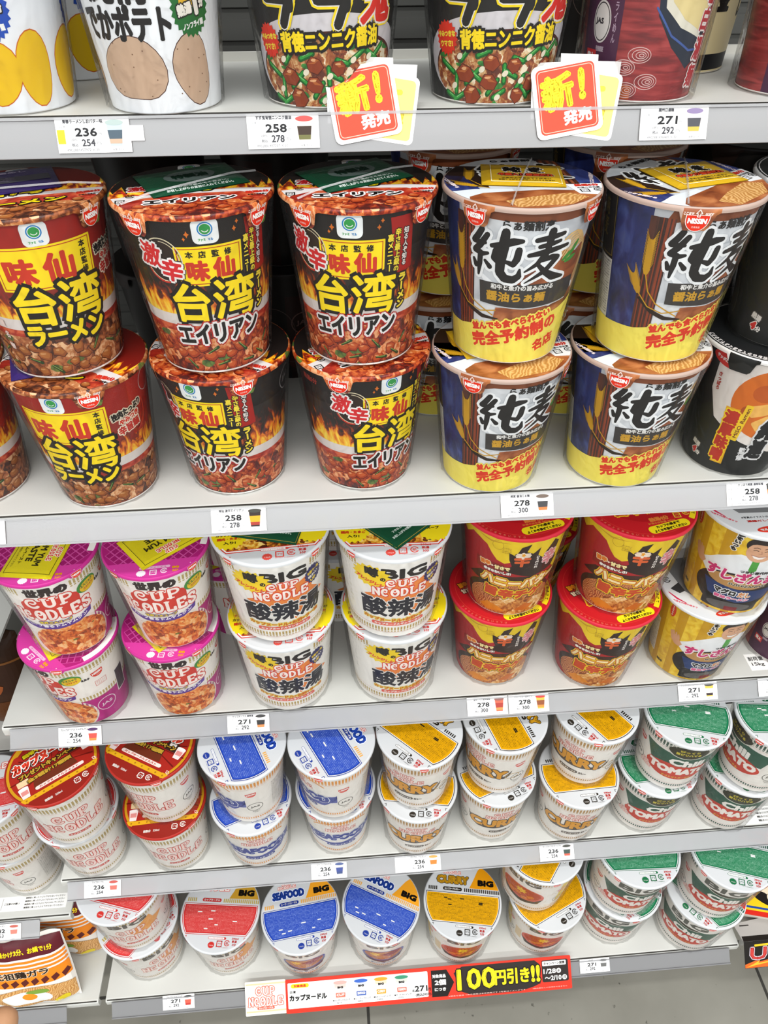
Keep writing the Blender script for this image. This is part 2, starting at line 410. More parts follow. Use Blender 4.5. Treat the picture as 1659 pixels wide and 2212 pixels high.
class Art:
    def __init__(s): s.items = []                 # (tris N,3,2 , material key, layer)
    def add(s, T, m, z):
        T = np.asarray(T, float)
        if len(T):
            cr = (T[:, 1, 0] - T[:, 0, 0]) * (T[:, 2, 1] - T[:, 0, 1]) - (T[:, 1, 1] - T[:, 0, 1]) * (T[:, 2, 0] - T[:, 0, 0])
            f = cr < 0; T = T.copy(); T[f] = T[f][:, [0, 2, 1]]
            s.items.append((T, ink(m) if m.startswith('#') else m, z))
    def poly(s, m, pts, z):
        v = [Vector((p[0], p[1], 0)) for p in pts]
        A = np.array(pts, float)
        s.add([A[list(t)] for t in tessellate_polygon([v])], m, z)
    def rect(s, m, x0, y0, x1, y1, z): s.poly(m, [(x0, y0), (x1, y0), (x1, y1), (x0, y1)], z)
    def rbox(s, m, cx, cy, w, h, r, z, rot=0):
        r = min(r, w / 2, h / 2); pts = []
        for qx, qy, a0 in ((1, 1, 0), (-1, 1, 90), (-1, -1, 180), (1, -1, 270)):
            for k in range(5):
                a = math.radians(a0 + k * 22.5)
                pts.append((qx * (w / 2 - r) + r * math.cos(a), qy * (h / 2 - r) + r * math.sin(a)))
        P = np.array(pts) @ rotm(rot).T + (cx, cy)
        s.poly(m, P, z)
    def frame(s, m, cx, cy, w, h, t, z, rot=0):
        R = rotm(rot)
        for x0, y0, x1, y1 in ((-w/2, h/2-t, w/2, h/2), (-w/2, -h/2, w/2, -h/2+t), (-w/2, -h/2, -w/2+t, h/2), (w/2-t, -h/2, w/2, h/2)):
            s.poly(m, np.array([(x0, y0), (x1, y0), (x1, y1), (x0, y1)]) @ R.T + (cx, cy), z)
    def ell(s, m, cx, cy, rx, ry, z, rot=0, n=36, a0=0, a1=360):
        a = np.radians(np.linspace(a0, a1, n + 1)); P = np.stack([rx * np.cos(a), ry * np.sin(a)], 1) @ rotm(rot).T + (cx, cy)
        c = np.array((cx, cy), float)
        s.add([(c, P[i], P[i + 1]) for i in range(n)], m, z)
    def ring(s, m, cx, cy, rx, ry, w, z, rot=0, a0=0, a1=360, n=36):
        a = np.radians(np.linspace(a0, a1, n + 1)); R = rotm(rot).T
        P = np.stack([rx * np.cos(a), ry * np.sin(a)], 1) @ R + (cx, cy); Q = np.stack([(rx - w) * np.cos(a), (ry - w) * np.sin(a)], 1) @ R + (cx, cy)
        s.add(quads(P[:-1], P[1:], Q[1:], Q[:-1]), m, z)
    def burst(s, m, cx, cy, r, ry, n, k, z, rot=0):
        a = np.radians(np.linspace(0, 360, 2 * n + 1)[:-1]); f = np.where(np.arange(2 * n) % 2 == 0, 1, k)
        P = np.stack([r * f * np.cos(a), ry * f * np.sin(a)], 1) @ rotm(rot).T + (cx, cy); c = np.array((cx, cy), float)
        s.add([(c, P[i], P[(i + 1) % (2 * n)]) for i in range(2 * n)], m, z)
    def line(s, m, pts, w, z):
        """thick polyline with round joints; w is one width or one per point"""
        P = np.array(pts, float); w = np.full(len(P), float(w)) if np.isscalar(w) else np.array(w, float)
        T = []; oct_ = np.stack([np.cos(np.radians(np.arange(0, 360, 45))), np.sin(np.radians(np.arange(0, 360, 45)))], 1)
        for i in range(len(P) - 1):
            d = P[i + 1] - P[i]; l = math.hypot(*d)
            if l < 1e-6: continue
            n = np.array((-d[1], d[0])) / l
            a, b, c, e = P[i] + n * w[i] / 2, P[i] - n * w[i] / 2, P[i + 1] - n * w[i + 1] / 2, P[i + 1] + n * w[i + 1] / 2
            T += [(a, b, c), (a, c, e)]
        for p, ww in zip(P, w):
            o = p + oct_ * ww / 2
            T += [(o[0], o[k], o[k + 1]) for k in range(1, 7)]
        s.add(T, m, z + 0.01)
    def strokes(s, E, m, w, z):
        """an ink outline of half-width w along glyph edges"""
        if not len(E): return
        a, b = E[:, 0], E[:, 1]; d = b - a; l = np.linalg.norm(d, axis=1, keepdims=True); l[l == 0] = 1; d = d / l
        n = np.stack([-d[:, 1], d[:, 0]], 1) * w; d = d * w * 0.75
        z = z + 0.01                          # stroke pieces overlap: lift each a hair differently
        s.add(quads(a - d * .55 + n, a - d * .55 - n, b + d * .55 - n, b + d * .55 + n), m, z)
        s.add(quads(a - d * 1.15 + n * .45, a - d * 1.15 - n * .45, b + d * 1.15 - n * .45, b + d * 1.15 + n * .45), m, z)
    def text(s, body, cx, cy, w, h, m, z, bold=0.0, out=(), rot=0, vert=False, shear=0.0, gap=0.0, arc=0.0):
        """lettering fitted into a w x h box (w or h may be None); out = [(width, ink), ...] from inside to outside"""
        load_glyphs(body)
        Ts, Es, x = [], [], 0.0
        for i, c in enumerate(body):
            if c == ' ': x += 0.35 if not vert else 0.4; continue
            T, E_, adv = GLYPH[c]
            if vert:
                off = np.array((-(0.5 if adv > 0.9 else adv / 2), -x)); x += 1.0 + gap
                if c in 'ー～':
                    T = np.stack([0.5 - (T[..., 1] - 0.38), T[..., 0] - 0.1], -1); E_ = np.stack([0.5 - (E_[..., 1] - 0.38), E_[..., 0] - 0.1], -1)
            else:
                off = np.array((x, 0.0)); x += adv + gap
            Ts.append(T + off); Es.append(E_ + off)
        if not Ts: return
        T = np.concatenate(Ts); E_ = np.concatenate(Es)
        lo = T.reshape(-1, 2).min(0); hi = T.reshape(-1, 2).max(0); sz = hi - lo
        ob = bold
        if w is None: k = np.array([(h - 2 * ob) / sz[1]] * 2)
        elif h is None: k = np.array([(w - 2 * ob) / sz[0]] * 2)
        else: k = np.array([max(.01, w - 2 * ob) / max(sz[0], 1e-3), max(.01, h - 2 * ob) / max(sz[1], 1e-3)])
        R = rotm(rot)
        def f(Q):
            Q = (Q - (lo + hi) / 2) * k
            if shear: Q = np.stack([Q[..., 0] + shear * Q[..., 1], Q[..., 1]], -1)
            if arc: Q = np.stack([Q[..., 0], Q[..., 1] + arc * (Q[..., 0] / (sz[0] * k[0] / 2)) ** 2], -1)
            return Q @ R.T + np.array((cx, cy))
        T = f(T); E_ = f(E_)
        for i, (ow, om) in enumerate(reversed(out)):
            s.strokes(E_, om, bold + ow, z + i); s.add(T, om, z + i)
        zz = z + len(out)
        if bold: s.strokes(E_, m, bold, zz)
        s.add(T, m, zz)
    def rows(s, m, x0, y0, x1, y1, n, seed=0, halfw=None, size=0.62):
        """small-print rows filling a box; halfw(y) may narrow each row"""
        src = ('名称即席カップめん●原材料名油揚げめん小麦粉植物油脂食塩チキンエキスかやく粉末スープ加工でん粉調味料アミノ酸等炭酸カラメル色素かんすい増粘多糖類香料'
               '●内容量●賞味期限●保存方法においが強いものや直射日光を避け常温で保存してください●調理方法フタをはがし熱湯を内側の線まで注ぎフタをして待つ●やけどに注意')
        load_glyphs(src); p = seed * 13 % len(src); st = (y1 - y0) / n
        for i in range(n):
            y = y1 - (i + 0.5) * st
            a, b = (x0, x1) if halfw is None else (max(x0, -halfw(y)), min(x1, halfw(y)))
            k = int((b - a) / (st * 0.86))
            if k < 2: continue
            t = ''.join(src[(p + j) % len(src)] for j in range(k)); p += k
            s._row(t, a, b, y, st * size, m)
    def _row(s, t, a, b, y, h, m):
        n = len(t); step = (b - a) / n; T = []
        for i, c in enumerate(t):
            g = GLYPH[c][0]
            T.append((g - (0.5, 0.38)) * (step * 0.95, h * 1.12) + (a + (i + .5) * step, y))
        s.add(np.concatenate(T), m, s.rowz)
    rowz = 4
    def clip(s, n, d):
        s.items = [(split_tris(T, n, d, -1), m, z) for T, m, z in s.items]
        s.items = [i for i in s.items if len(i[0])]
    def clip_circle(s, r, cx=0, cy=0, n=48):
        for k in range(n):
            a = 2 * math.pi * k / n; v = (math.cos(a), math.sin(a)); s.clip(v, r + v[0] * cx + v[1] * cy)
    def merge(s, o, dx=0, dy=0, rot=0, scale=1.0, dz=0):
        R = rotm(rot)
        for T, m, z in o.items: s.add((T * scale) @ R.T + (dx, dy), m, z + dz)
    def cone(s, rb, rt, h, rm, off=0.22, step=0.055, cut=2.2):
        s.clip((0, 1), h - 2.6); s.clip((0, -1), -0.9)
        out = []
        for T, m, z in s.items:
            us = T[..., 0]; lo, hi = us.min(), us.max()
            for u in np.arange(math.ceil(lo / cut) * cut, hi, cut):
                span = (T[..., 0].min(1) < u - 1e-6) & (T[..., 0].max(1) > u + 1e-6)
                if span.any(): T = np.concatenate([T[~span], split_tris(T[span], (1, 0), u)])
            th = T[..., 0] / rm; sl = (rt - rb) / h
            r = rb + sl * T[..., 1] + off + step * z + hair(len(T), z, step)
            P = np.stack([r * np.sin(th), -r * np.cos(th), T[..., 1]], -1)
            nz = -sl / math.hypot(1, sl); nr = 1 / math.hypot(1, sl)
            N = np.stack([nr * np.sin(th), -nr * np.cos(th), np.full_like(th, nz)], -1)
            out.append((P, N, T, m))
        return out
    def plane(s, M=None, t=(0, 0, 0), off=0.15, step=0.05):
        """lay flat: M is a 3x3 array whose columns are the u, v and normal directions"""
        M = np.eye(3) if M is None else np.array(M, float)
        out = []
        for T, m, z in s.items:
            Q = np.concatenate([T, np.full(T.shape[:2] + (1,), off + step * z) + (hair(len(T), z, step)[..., None] if abs(z - round(z)) > 1e-4 else 0)], -1)
            out.append((Q @ M.T + np.array(t, float), np.tile(M[:, 2], (len(T), 3, 1)), T, m))
        return out

# hand-drawn logo letters (unit boxes)
def arc_pts(cx, cy, rx, ry, a0, a1, n=10):
    return [(cx + rx * math.cos(math.radians(a0 + (a1 - a0) * i / n)), cy + ry * math.sin(math.radians(a0 + (a1 - a0) * i / n))) for i in range(n + 1)]
LOGO = {
 'C': [(arc_pts(.5, .48, .42, .44, 70, 318, 14), 1), (arc_pts(.56, .66, .22, .2, 60, -150, 8), .6)],
 'U': [([(.2, .97), (.2, .35)] + arc_pts(.5, .32, .3, .28, 180, 360, 8) + [(.8, .97)], 1), ([(.02, .97), (.38, .97)], .6), ([(.62, .97), (.98, .97)], .6)],
 'P': [([(.22, .97), (.22, .03)], 1), ([(.22, .94)] + arc_pts(.5, .69, .34, .25, 90, -90, 8) + [(.22, .44)], .8), ([(.02, .03), (.44, .03)], .6)],
 'N': [([(.16, .03), (.16, .95)], 1), ([(.16, .95), (.84, .06)], .9), ([(.84, .06), (.84, .97)], 1), ([(0, .03), (.34, .03)], .6), ([(.66, .97), (1, .97)], .6)],
 'O': [(arc_pts(.5, .48, .4, .44, 0, 360, 18), 1), (arc_pts(.5, .66, .18, .16, 20, -160, 7), .5)],
 'o': [(arc_pts(.45, .46, .36, .42, 60, 300, 14), 1), (arc_pts(.5, .62, .18, .16, 80, -150, 7), .55)],
 'D': [([(.18, .97), (.18, .03)], 1), ([(.18, .95)] + arc_pts(.4, .5, .44, .45, 90, -90, 10) + [(.18, .05)], .9)],
 'T': [([(.45, .97), (.45, .03)], 1), ([(.05, .95), (.9, .95)], .7)],
 'L': [([(.22, .97), (.22, .06), (.92, .06), (.92, .3)], 1), ([(.04, .97), (.42, .97)], .6)],
 'E': [([(.9, .74), (.9, .94), (.2, .94), (.2, .06), (.92, .06), (.92, .28)], 1), ([(.2, .5), (.66, .5)], .8)],
 'S': [([(.84, .72), (.8, .9), (.5, .96), (.22, .86), (.2, .66), (.5, .53), (.8, .4), (.82, .18), (.5, .04), (.2, .1), (.14, .3)], 1)],
}
def logo(A, word, cx, cy, w, h, fill, edge, z, sw=2.2, ow=0.9, rot=0, gap=0.06, arc=0.0):
    n = len(word); cw = w / (n + gap * (n - 1)); R = rotm(rot)
    for pas in (0, 1):
        for i, c in enumerate(word):
            for pts, k in LOGO[c]:
                P = np.array(pts) * (cw * .92, h - sw) + (-w / 2 + i * cw * (1 + gap) + .04 * cw, -h / 2 + sw / 2)
                if arc: P[:, 1] += arc * (P[:, 0] / (w / 2)) ** 2
                P = P @ R.T + (cx, cy)
                A.line(fill if pas else edge, P, sw * k + (0 if pas else 2 * ow), z + pas)

def cup_noodle(A, cx, cy, w, h, fill, edge, z, sw, ow, plural=False, rot=0):
    R = rotm(rot)
    a = R @ np.array((0, h * .27)); b = R @ np.array((0, -h * .25))
    logo(A, 'CUP', cx + a[0], cy + a[1], w * .56, h * .46, fill, edge, z, sw, ow, rot)
    logo(A, 'NoODLES' if plural else 'NoODLE', cx + b[0], cy + b[1], w, h * .5, fill, edge, z, sw, ow, rot)

def dashes(A, m, u0, u1, y0, y1, n_step=3.4, w=1.9, dots=True, z=1):
    for u in np.arange(u0, u1, n_step):
        A.rect(m, u, y0, u + w, y1, z)
        if dots: A.rect(m, u, y0 - 2.2, u + w, y0 - 0.8, z)

BRUSH = {
 '純': [([(.22, .99), (.14, .84), (.07, .74), (.2, .72), (.29, .73)], [.09, .1, .1, .07, .06]), ([(.33, .9), (.2, .68), (.09, .55), (.24, .5), (.35, .53)], [.08, .1, .1, .08, .05]),
       ([(.2, .52), (.19, .3), (.17, .06)], [.09, .09, .04]), ([(.06, .36), (.11, .24)], [.05, .08]), ([(.3, .37), (.4, .26)], [.05, .08]),
       ([(.42, .7), (.6, .74), (.8, .82), (.96, .84)], [.07, .1, .12, .07]), ([(.66, 1.0), (.64, .72), (.6, .4), (.6, .18), (.7, .06), (.86, .04), (.96, .12), (.97, .26)], [.12, .16, .15, .14, .13, .12, .1, .04]),
       ([(.5, .62), (.47, .46), (.52, .4), (.66, .44)], [.09, .09, .07, .05]), ([(.92, .66), (.9, .48), (.84, .36), (.66, .42)], [.1, .11, .09, .05])],
 '麦': [([(.52, 1.0), (.5, .8), (.47, .52)], [.13, .12, .08]), ([(.22, .84), (.5, .88), (.8, .93)], [.08, .1, .07]), ([(.3, .71), (.5, .74), (.74, .79)], [.07, .09, .06]),
       ([(.1, .54), (.45, .6), (.95, .68)], [.07, .11, .06]), ([(.44, .56), (.3, .36), (.05, .2)], [.1, .08, .03]), ([(.38, .42), (.6, .48), (.74, .46), (.5, .2), (.08, -.04)], [.06, .1, .1, .09, .02]),
       ([(.3, .36), (.5, .18), (.72, .06), (1.0, .02)], [.06, .1, .14, .05])],
}
def brush(A, c, cx, cy, w, h, fill, edge, z, ow, rot=0):
    R = rotm(rot)
    for pas in ((0, 1) if edge else (1,)):
        for pts, ws in BRUSH[c]:
            P = ((np.array(pts) - .5) * (w, h)) @ R.T + (cx, cy)
            A.line(fill if pas else edge, P, np.array(ws) * 1.3 * (w + h) / 2 + (0 if pas else 2 * ow), z + pas)

def nissin_badge(A, cx, cy, w, z, rot=0):
    """red half-round badge with white lettering"""
    B = Art(); h = w * .72
    pts = [(-w/2, h/2), (w/2, h/2)] + [(w/2 * math.cos(math.radians(-a)), h/2 - .25 * h - .75 * h * math.sin(math.radians(a))) for a in range(0, 181, 15)]
    B.poly('#f0ece8', [(x * 1.07, y * 1.07) for x, y in pts], 0); B.poly('#d8321e', pts, 1)
    B.text('NISSIN', 0, h * .16, w * .84, h * .36, '#f6f2ee', 2, w * .018); B.text('日清食品', 0, -h * .24, w * .36, h * .13, '#f0d8d0', 2)
    A.merge(B, cx, cy, rot, 1.0, z)

def jas_ring(A, cx, cy, r, m, z):
    A.ring(m, cx, cy, r, r * .95, r * .09, z); A.text('JAS', cx, cy, r * 1.2, r * .5, m, z, r * .02)

def plastic_mark(A, cx, cy, s, m, z):
    A.frame(m, cx, cy, s, s, s * .14, z); A.text('プラ', cx, cy, s * .6, s * .34, m, z, .05)
def paper_mark(A, cx, cy, s, m, z):
    A.ring(m, cx, cy, s / 2, s / 2, s * .13, z, 0, 20, 340, 20); A.text('紙', cx, cy, s * .5, s * .5, m, z, .05)
# ------------------------------------------------------------------ printed designs; u runs round the cup in mm, v up from its foot
YEL, RED, BLK, WHT = '#f9dc12', '#cf2f1c', '#17120f', '#f2efec'

def famima_badge(A, cx, cy, s, z):
    A.rbox('#eef1f2', cx, cy, s, s * 1.02, s * .24, z)
    A.ring('#1f7fc0', cx, cy + s * .1, s * .29, s * .29, s * .05, z + 1); A.ell('#2f9a4a', cx, cy + s * .1, s * .21, s * .21, z + 1)
    A.ring('#e8f2e8', cx, cy + s * .12, s * .15, s * .15, s * .035, z + 2, 0, 205, 335, 10)
    A.text('ファミ', cx - s * .16, cy - s * .33, s * .28, s * .11, '#3aa04a', z + 1, .1); A.text('マル', cx + s * .17, cy - s * .33, s * .2, s * .11, '#1f7fc0', z + 1, .1)

def blob(cx, cy, rx, ry, seed, k=.12, n=22):
    rnd = random.Random(seed); ph = [rnd.uniform(0, 6.28) for _ in range(3)]
    return [(cx + rx * math.cos(a) * (1 + k * (math.sin(2 * a + ph[0]) + .5 * math.sin(3 * a + ph[1]))), cy + ry * math.sin(a) * (1 + k * (math.sin(2 * a + ph[0]) + .5 * math.sin(3 * a + ph[1])))) for a in np.linspace(0, 2 * math.pi, n + 1)[:-1]]

def flame_band(A, y0, y1, z, seed, u0=-141, u1=141, m=None):
    rnd = random.Random(seed); top = []; u = u0
    while u < u1:
        d = rnd.uniform(4, 9); top.append((u, y0 + (y1 - y0) * rnd.uniform(.25, .6))); top.append((u + d * .6, y0 + (y1 - y0) * rnd.uniform(.75, 1.0))); u += d
    A.poly(m or FLAME, [(u1, y0)] + [(u1, y0 + (y1 - y0) * .4)] + top[::-1] + [(u0, y0)], z)

def lumps(A, spots, z, cols, seed):
    """pictured pieces of fried meat: rim, body, pale upper side, glint"""
    for k, (u, v, s) in enumerate(spots):
        r = random.Random(seed * 77 + k); n = r.choice((7, 8, 9)); t0 = r.uniform(0, 1)
        q = [(u + s * r.uniform(.62, 1.2) * math.cos(t + t0), v + s * .8 * r.uniform(.62, 1.2) * math.sin(t + t0)) for t in np.linspace(0, 2 * math.pi, n + 1)[:-1]]
        zz = z + 4 * (k % 2)
        A.poly(cols[0], [(u + (x - u) * 1.08, v - .4 + (y - v) * 1.08) for x, y in q], zz); A.poly(cols[1], q, zz + 1)
        A.poly(cols[2], [(u + (x - u) * .78 - .3, v + s * .12 + (y - v) * .66) for x, y in q], zz + 2); A.poly(cols[3], blob(u - s * .2, v + s * .36, s * .34, s * .15, k + seed, .25, 10), zz + 3)

def spread(u0, u1, v0, v1, n, smin, smax, seed):
    r = random.Random(seed); out = []
    for _ in range(n * 30):
        if len(out) >= n: break
        s = r.uniform(smin, smax); p = (r.uniform(u0, u1), r.uniform(v0, v1), s)
        if all(math.hypot(p[0] - o[0], (p[1] - o[1]) * 1.2) > (s + o[2]) * .82 for o in out): out.append(p)
    return out
MC = ('#5a1409', '#a23a18', '#bc5526', '#d88c5c'); MCB = ('#4a1c0c', '#8f4c22', '#a8652f', '#c48c58')

def food_label(A, base, seed):
    """lower half shared by the two spicy cups: flames, white bowl edge, soup and fried meat"""
    A.rect(base, -141, 0, 141, 114, 0)
    A.rect(FLAMEK if seed == 1 else FLAMER, -141, 38, 141, 84, 1)
    A.rect('#d9d2ce', -141, 30, 141, 46, 3); A.rect(SOUP, -141, 24, 141, 38, 4); A.rect(MEAT if seed == 1 else MEATB, -141, 2.2, 141, 33, 5)
    lumps(A, spread(-66, 66, 5, 27, 26, 4.2, 6.2, seed), 6, MC if seed == 1 else MCB, seed)
    for u, v, _ in spread(-60, 60, 5, 24, 7, 6, 8, seed + 40):
        a = random.Random(u).uniform(-50, 60); d = np.array((math.cos(math.radians(a)), math.sin(math.radians(a)))) * 4.4
        A.line('#24401f', [(u - d[0], v - d[1]), (u + d[0], v + d[1])], [1.2, 2.4], 14); A.line('#7f9a4c', [(u - d[0], v - d[1] + .5), (u + d[0] * .7, v + d[1] * .7 + .5)], .6, 15)
    A.rect('#e6e2dc', -141, 0, 141, 2.2, 16)

def sign_panel(A, cx, cy, w, h, z):
    A.rbox(YEL, cx, cy, w, h, .6, z); A.frame('#b8321a', cx, cy, w - 2.6, h - 2.6, .55, z + 1)

def d_alien():
    A = Art(); food_label(A, '#1b1513', 1)
    for u, v, r in ((-18, 101, 1.6), (10, 101, 1.4), (-20, 98, 1), (12, 105, 1.2), (-47, 100, 1.2), (33, 104, 1)): A.burst('#d8701c', u, v, r, r * 1.4, 4, .5, 1)
    A.poly('#a81a12', [(17, 106), (33, 106), (36, 70), (22, 66)], 3)
    sign_panel(A, -6.8, 80, 41.5, 26.5, 6)
    for c, u in zip('本店監修', (-18.7, -11, -3.2, 4.6)): A.text(c, u, 88, 4.6, 4.6, BLK, 8, .16)
    A.text('味', -14.8, 77.3, 14, 14, '#c8341c', 8, .75); A.text('仙', 1.6, 78, 14.5, 14.5, '#c8341c', 8, .75)
    A.text('台', -22.8, 55, 25, 28, YEL, 9, .9, [(1.9, BLK), (2.5, BLK)]); A.text('湾', 7.4, 56, 31, 30, YEL, 9, .75, [(1.9, BLK), (2.5, BLK)])
    A.text('エイリアン', -6.5, 32.5, 62, 15.5, BLK, 16, .7, [(1.5, '#e8e4e2'), (2.4, '#b01c18')], 3)
    A.ell('#2a1c14', -35.5, 84, 12.5, 14.5, 6); A.ring('#e2d6b4', -35.5, 84, 12.5, 14.5, .7, 7); A.ring('#c83020', -35.5, 84, 13.4, 15.6, 1.3, 7, 0, 180, 285, 14); A.ring('#e2d6b4', -35.5, 84, 10.6, 12.4, .45, 7, 0, -70, 90, 20)
    A.text('激', -43.5, 87, 14.5, 16, '#d2242a', 9, .5, [(1.3, WHT), (1.9, BLK)], -8); A.text('辛', -31, 77.5, 14, 15, '#d2242a', 9, .6, [(1.3, WHT), (1.9, BLK)], -8)
    famima_badge(A, -7.3, 102.3, 15.2, 6)
    A.text('知る人ぞ知る', 28.6, 85.5, 3.9, 25.5, '#e8e2dc', 6, .14, [(.5, BLK)], 0, True); A.text('辛さ最上級の', 22.6, 84, 4.4, 29, '#f0d83c', 6, .2, [(.5, BLK)], 0, True)
    A.text('裏メニュー', 17.6, 83, 4.2, 25, '#f0d83c', 6, .2, [(.5, BLK)], 0, True)
    A.text('ラーメン', 28.3, 55, 6.2, 25, '#f0d83c', 9, .4, [(1.2, BLK)], 0, True)
    jas_ring(A, 72, 92, 10, '#8f8a88', 6); A.text('熱湯5分', -70, 100, 16, 5, '#a83a2c', 6, .2); A.rect('#e8e2de', 96, 20, 122, 60, 6); A.rows('#55504c', 97, 21, 121, 59, 16, 3)
    jas_ring(A, -100, 80, 11, '#5a3a34', 6); A.rect('#3a0e0a', -118, 45, -80, 108, 5)
    return A

def d_taiwan():
    A = Art(); food_label(A, '#9c1a10', 2)
    A.rect('#ae2416', 44, 60, 80, 112, 1)
    sign_panel(A, -5, 80.5, 61, 29, 6)
    A.text('味', -21, 79, 19, 18, '#c8341c', 8, .9); A.text('仙', 2, 80, 19.5, 19.5, '#c8341c', 8, .9)
    A.text('本店監修', 18.6, 82, 4.6, 21, BLK, 8, .16, (), 0, True, gap=.12)
    A.text('台', -19.5, 55.5, 27, 29, YEL, 9, 1.0, [(2, BLK), (2.6, BLK)]); A.text('湾', 11.5, 56, 31, 31, YEL, 9, .8, [(2, BLK), (2.6, BLK)])
    A.text('ラーメン', -3.5, 34.5, 56, 15.5, YEL, 16, .9, [(1.7, BLK), (2.3, BLK)], 1)
    A.text('挽肉たっぷり', 41, 84, 27, 6.6, BLK, 6, .35, [(.8, '#e8dcc4')], 8); A.text('やみつき', 42, 77, 18, 5, RED, 6, .3, [(.8, '#f0e4d0')], 8); A.text('辛旨麺', 41, 69.5, 20, 8, '#c02c24', 6, .4, [(.9, '#f0e4d0')], 8)
    A.ring('#c83a24', 44, 77, 15, 17, 1.4, 5, 0, -70, 40, 14)
    famima_badge(A, -6.8, 102.2, 14.6, 6)
    A.text('名古屋名物', -50, 42, 4.6, 40, '#ecd8d0', 16, .2, (), 0, True, gap=.6)
    A.ring('#d8cac4', 64, 98, 8, 9, .6, 6); A.rect('#e8e2de', 90, 20, 122, 60, 6); A.rows('#6a4a44', 91, 21, 121, 59, 16, 4)
    return A

def wheat(A, stem, z, n=13, m='#c8961e'):
    P = np.array(stem, float); A.line(m, P, .8, z)
    a, b = P[0], P[1]; d = (a - b); L = np.linalg.norm(d); d /= L; nrm = np.array((-d[1], d[0]))
    for i in range(n):
        c = b + d * L * (i / n)
        for s in (-1, 1):
            A.line(m, [c + nrm * s * .5, c + nrm * s * 2.2 + d * 3.2], [1.9, .7], z); A.line(m, [c + nrm * s * 1.4 + d * 2, c + nrm * s * 3.6 + d * 8], .28, z)

def d_junmugi():
    A = Art(); A.rect(GREYW, -141, 0, 141, 114, 0)
    A.rect(NAVY, -78, 0, -51, 114, 1); A.rect(NAVY, 58, 0, 141, 114, 1); A.rect(NAVY, -141, 0, -118, 114, 1)
    A.rect('#1d1712', -106, 66, -78, 114, 2); A.frame('#8a7432', -92, 90, 26, 44, .5, 3); A.rect('#dcdcd6', -106, 24, -78, 66, 2); A.rows('#4a4a46', -105, 26, -79, 65, 20, 5)
    A.text('純麦', -92, 92, 8, 26, '#8a7432', 4, .2, (), 0, True)
    A.rect(BROWN, -52.5, 0, -37.5, 104, 2)
    for u, w, h0 in ((-50.8, .9, 84), (-48, 1.5, 84), (-45, .8, 104), (-42.4, 1.7, 104), (-39.8, 1.2, 104)): A.rect('#8a3e24', u, 22, u + w, h0, 3)
    A.poly('#7a4022', [(-38, 114), (38, 114), (50, 104), (20, 103), (-30, 104), (-44, 100)], 1)
    A.poly(BOWLBR, [(-14, 66), (6, 78), (20, 84), (34, 80), (60, 92), (66, 40), (10, 44), (-10, 56)], 2)
    A.poly('#eceef0', [(-36, 70), (-20, 60), (20, 50), (46, 58), (60, 70), (60, 66), (46, 53), (20, 44), (-24, 54)], 3)
    A.poly('#b0b6bc', [(-6, 88), (14, 95), (34, 92), (20, 88)], 1)
    for k in range(7): A.line('#e0b878', arc_pts(30 + k * 1.5, 74 - k * 1.6, 15, 20, 150, -40 - 4 * k, 9), 1.4, 4)
    for u, v, r in ((27, 79, 0), (32, 83, 20), (30, 76, -20)): A.ell('#3f8a34', u, v, 5.5, 1.7, 5, 35 + r)
    A.poly(BOWLBR, [(-20, 44), (40, 48), (52, 60), (60, 30), (-24, 24)], 2); A.poly('#d8dadd', [(-37, 47), (-20, 47), (-24, 30), (-37, 30)], 2)
    A.poly('#3a3634', [(-33, 62), (39, 62), (41, 52), (36, 46.5), (0, 44.5), (-32, 46)], 6); A.line('#c8ccd0', [(-32, 46), (0, 44.2), (36, 46.2)], .8, 7)
    A.poly('#f0e060', [(-78, 23.5), (-50, 25), (-36, 28.5), (0, 34), (30, 40), (58, 47), (58, 1.5), (-78, 1.5)], 6); A.rect('#f0e060', 58, 1.5, 141, 40, 6); A.rect('#f0e060', -141, 1.5, -106, 24, 6); A.rect('#f0e060', -106, 1.5, -78, 24, 6)
    A.rect('#e8e6e0', -141, 0, 141, 1.5, 8)
    A.text('らぁ麺割烹', -4, 101.6, 31, 6.6, '#22201f', 6, .22)
    brush(A, '純', -22.6, 80.5, 34, 33, '#1d1a19', '#eef0f1', 8, 1.9); brush(A, '麦', 10.2, 81, 30, 33, '#1d1a19', '#eef0f1', 8, 1.9)
    A.text('和牛と魚介の旨み広がる', -2.5, 59.4, 44, 3.9, '#e8e6e2', 8, .16); A.text('醤油らぁ麺', -6.5, 52.6, 42, 7.2, '#c8982a', 8, .3)
    wheat(A, [(-49.2, 89), (-48.8, 66), (-45, 54), (-38, 46), (-22, 38)], 8); wheat(A, [(-57, 64), (-51.5, 52), (-43, 43), (-32, 39.5), (-20, 42)], 8, 10)
    A.line('#2a1c12', [(-50, 48), (-40, 40), (-30, 36), (-18, 35.5)], [2, 3, 3, 1], 7)
    A.text('並んでも食べられない', -8, 33.4, 62, 6.4, '#d8381c', 10, .42, [(1.1, '#f0e060')], 13); A.text('完全予約制の', -4, 24.6, 70, 11.8, '#d8381c', 10, .6, [(1, '#f0e060')], 14)
    A.text('名店', 22.5, 15.8, 20, 9.6, '#d8381c', 10, .5, [(1, '#f0e060')], 14)
    return A

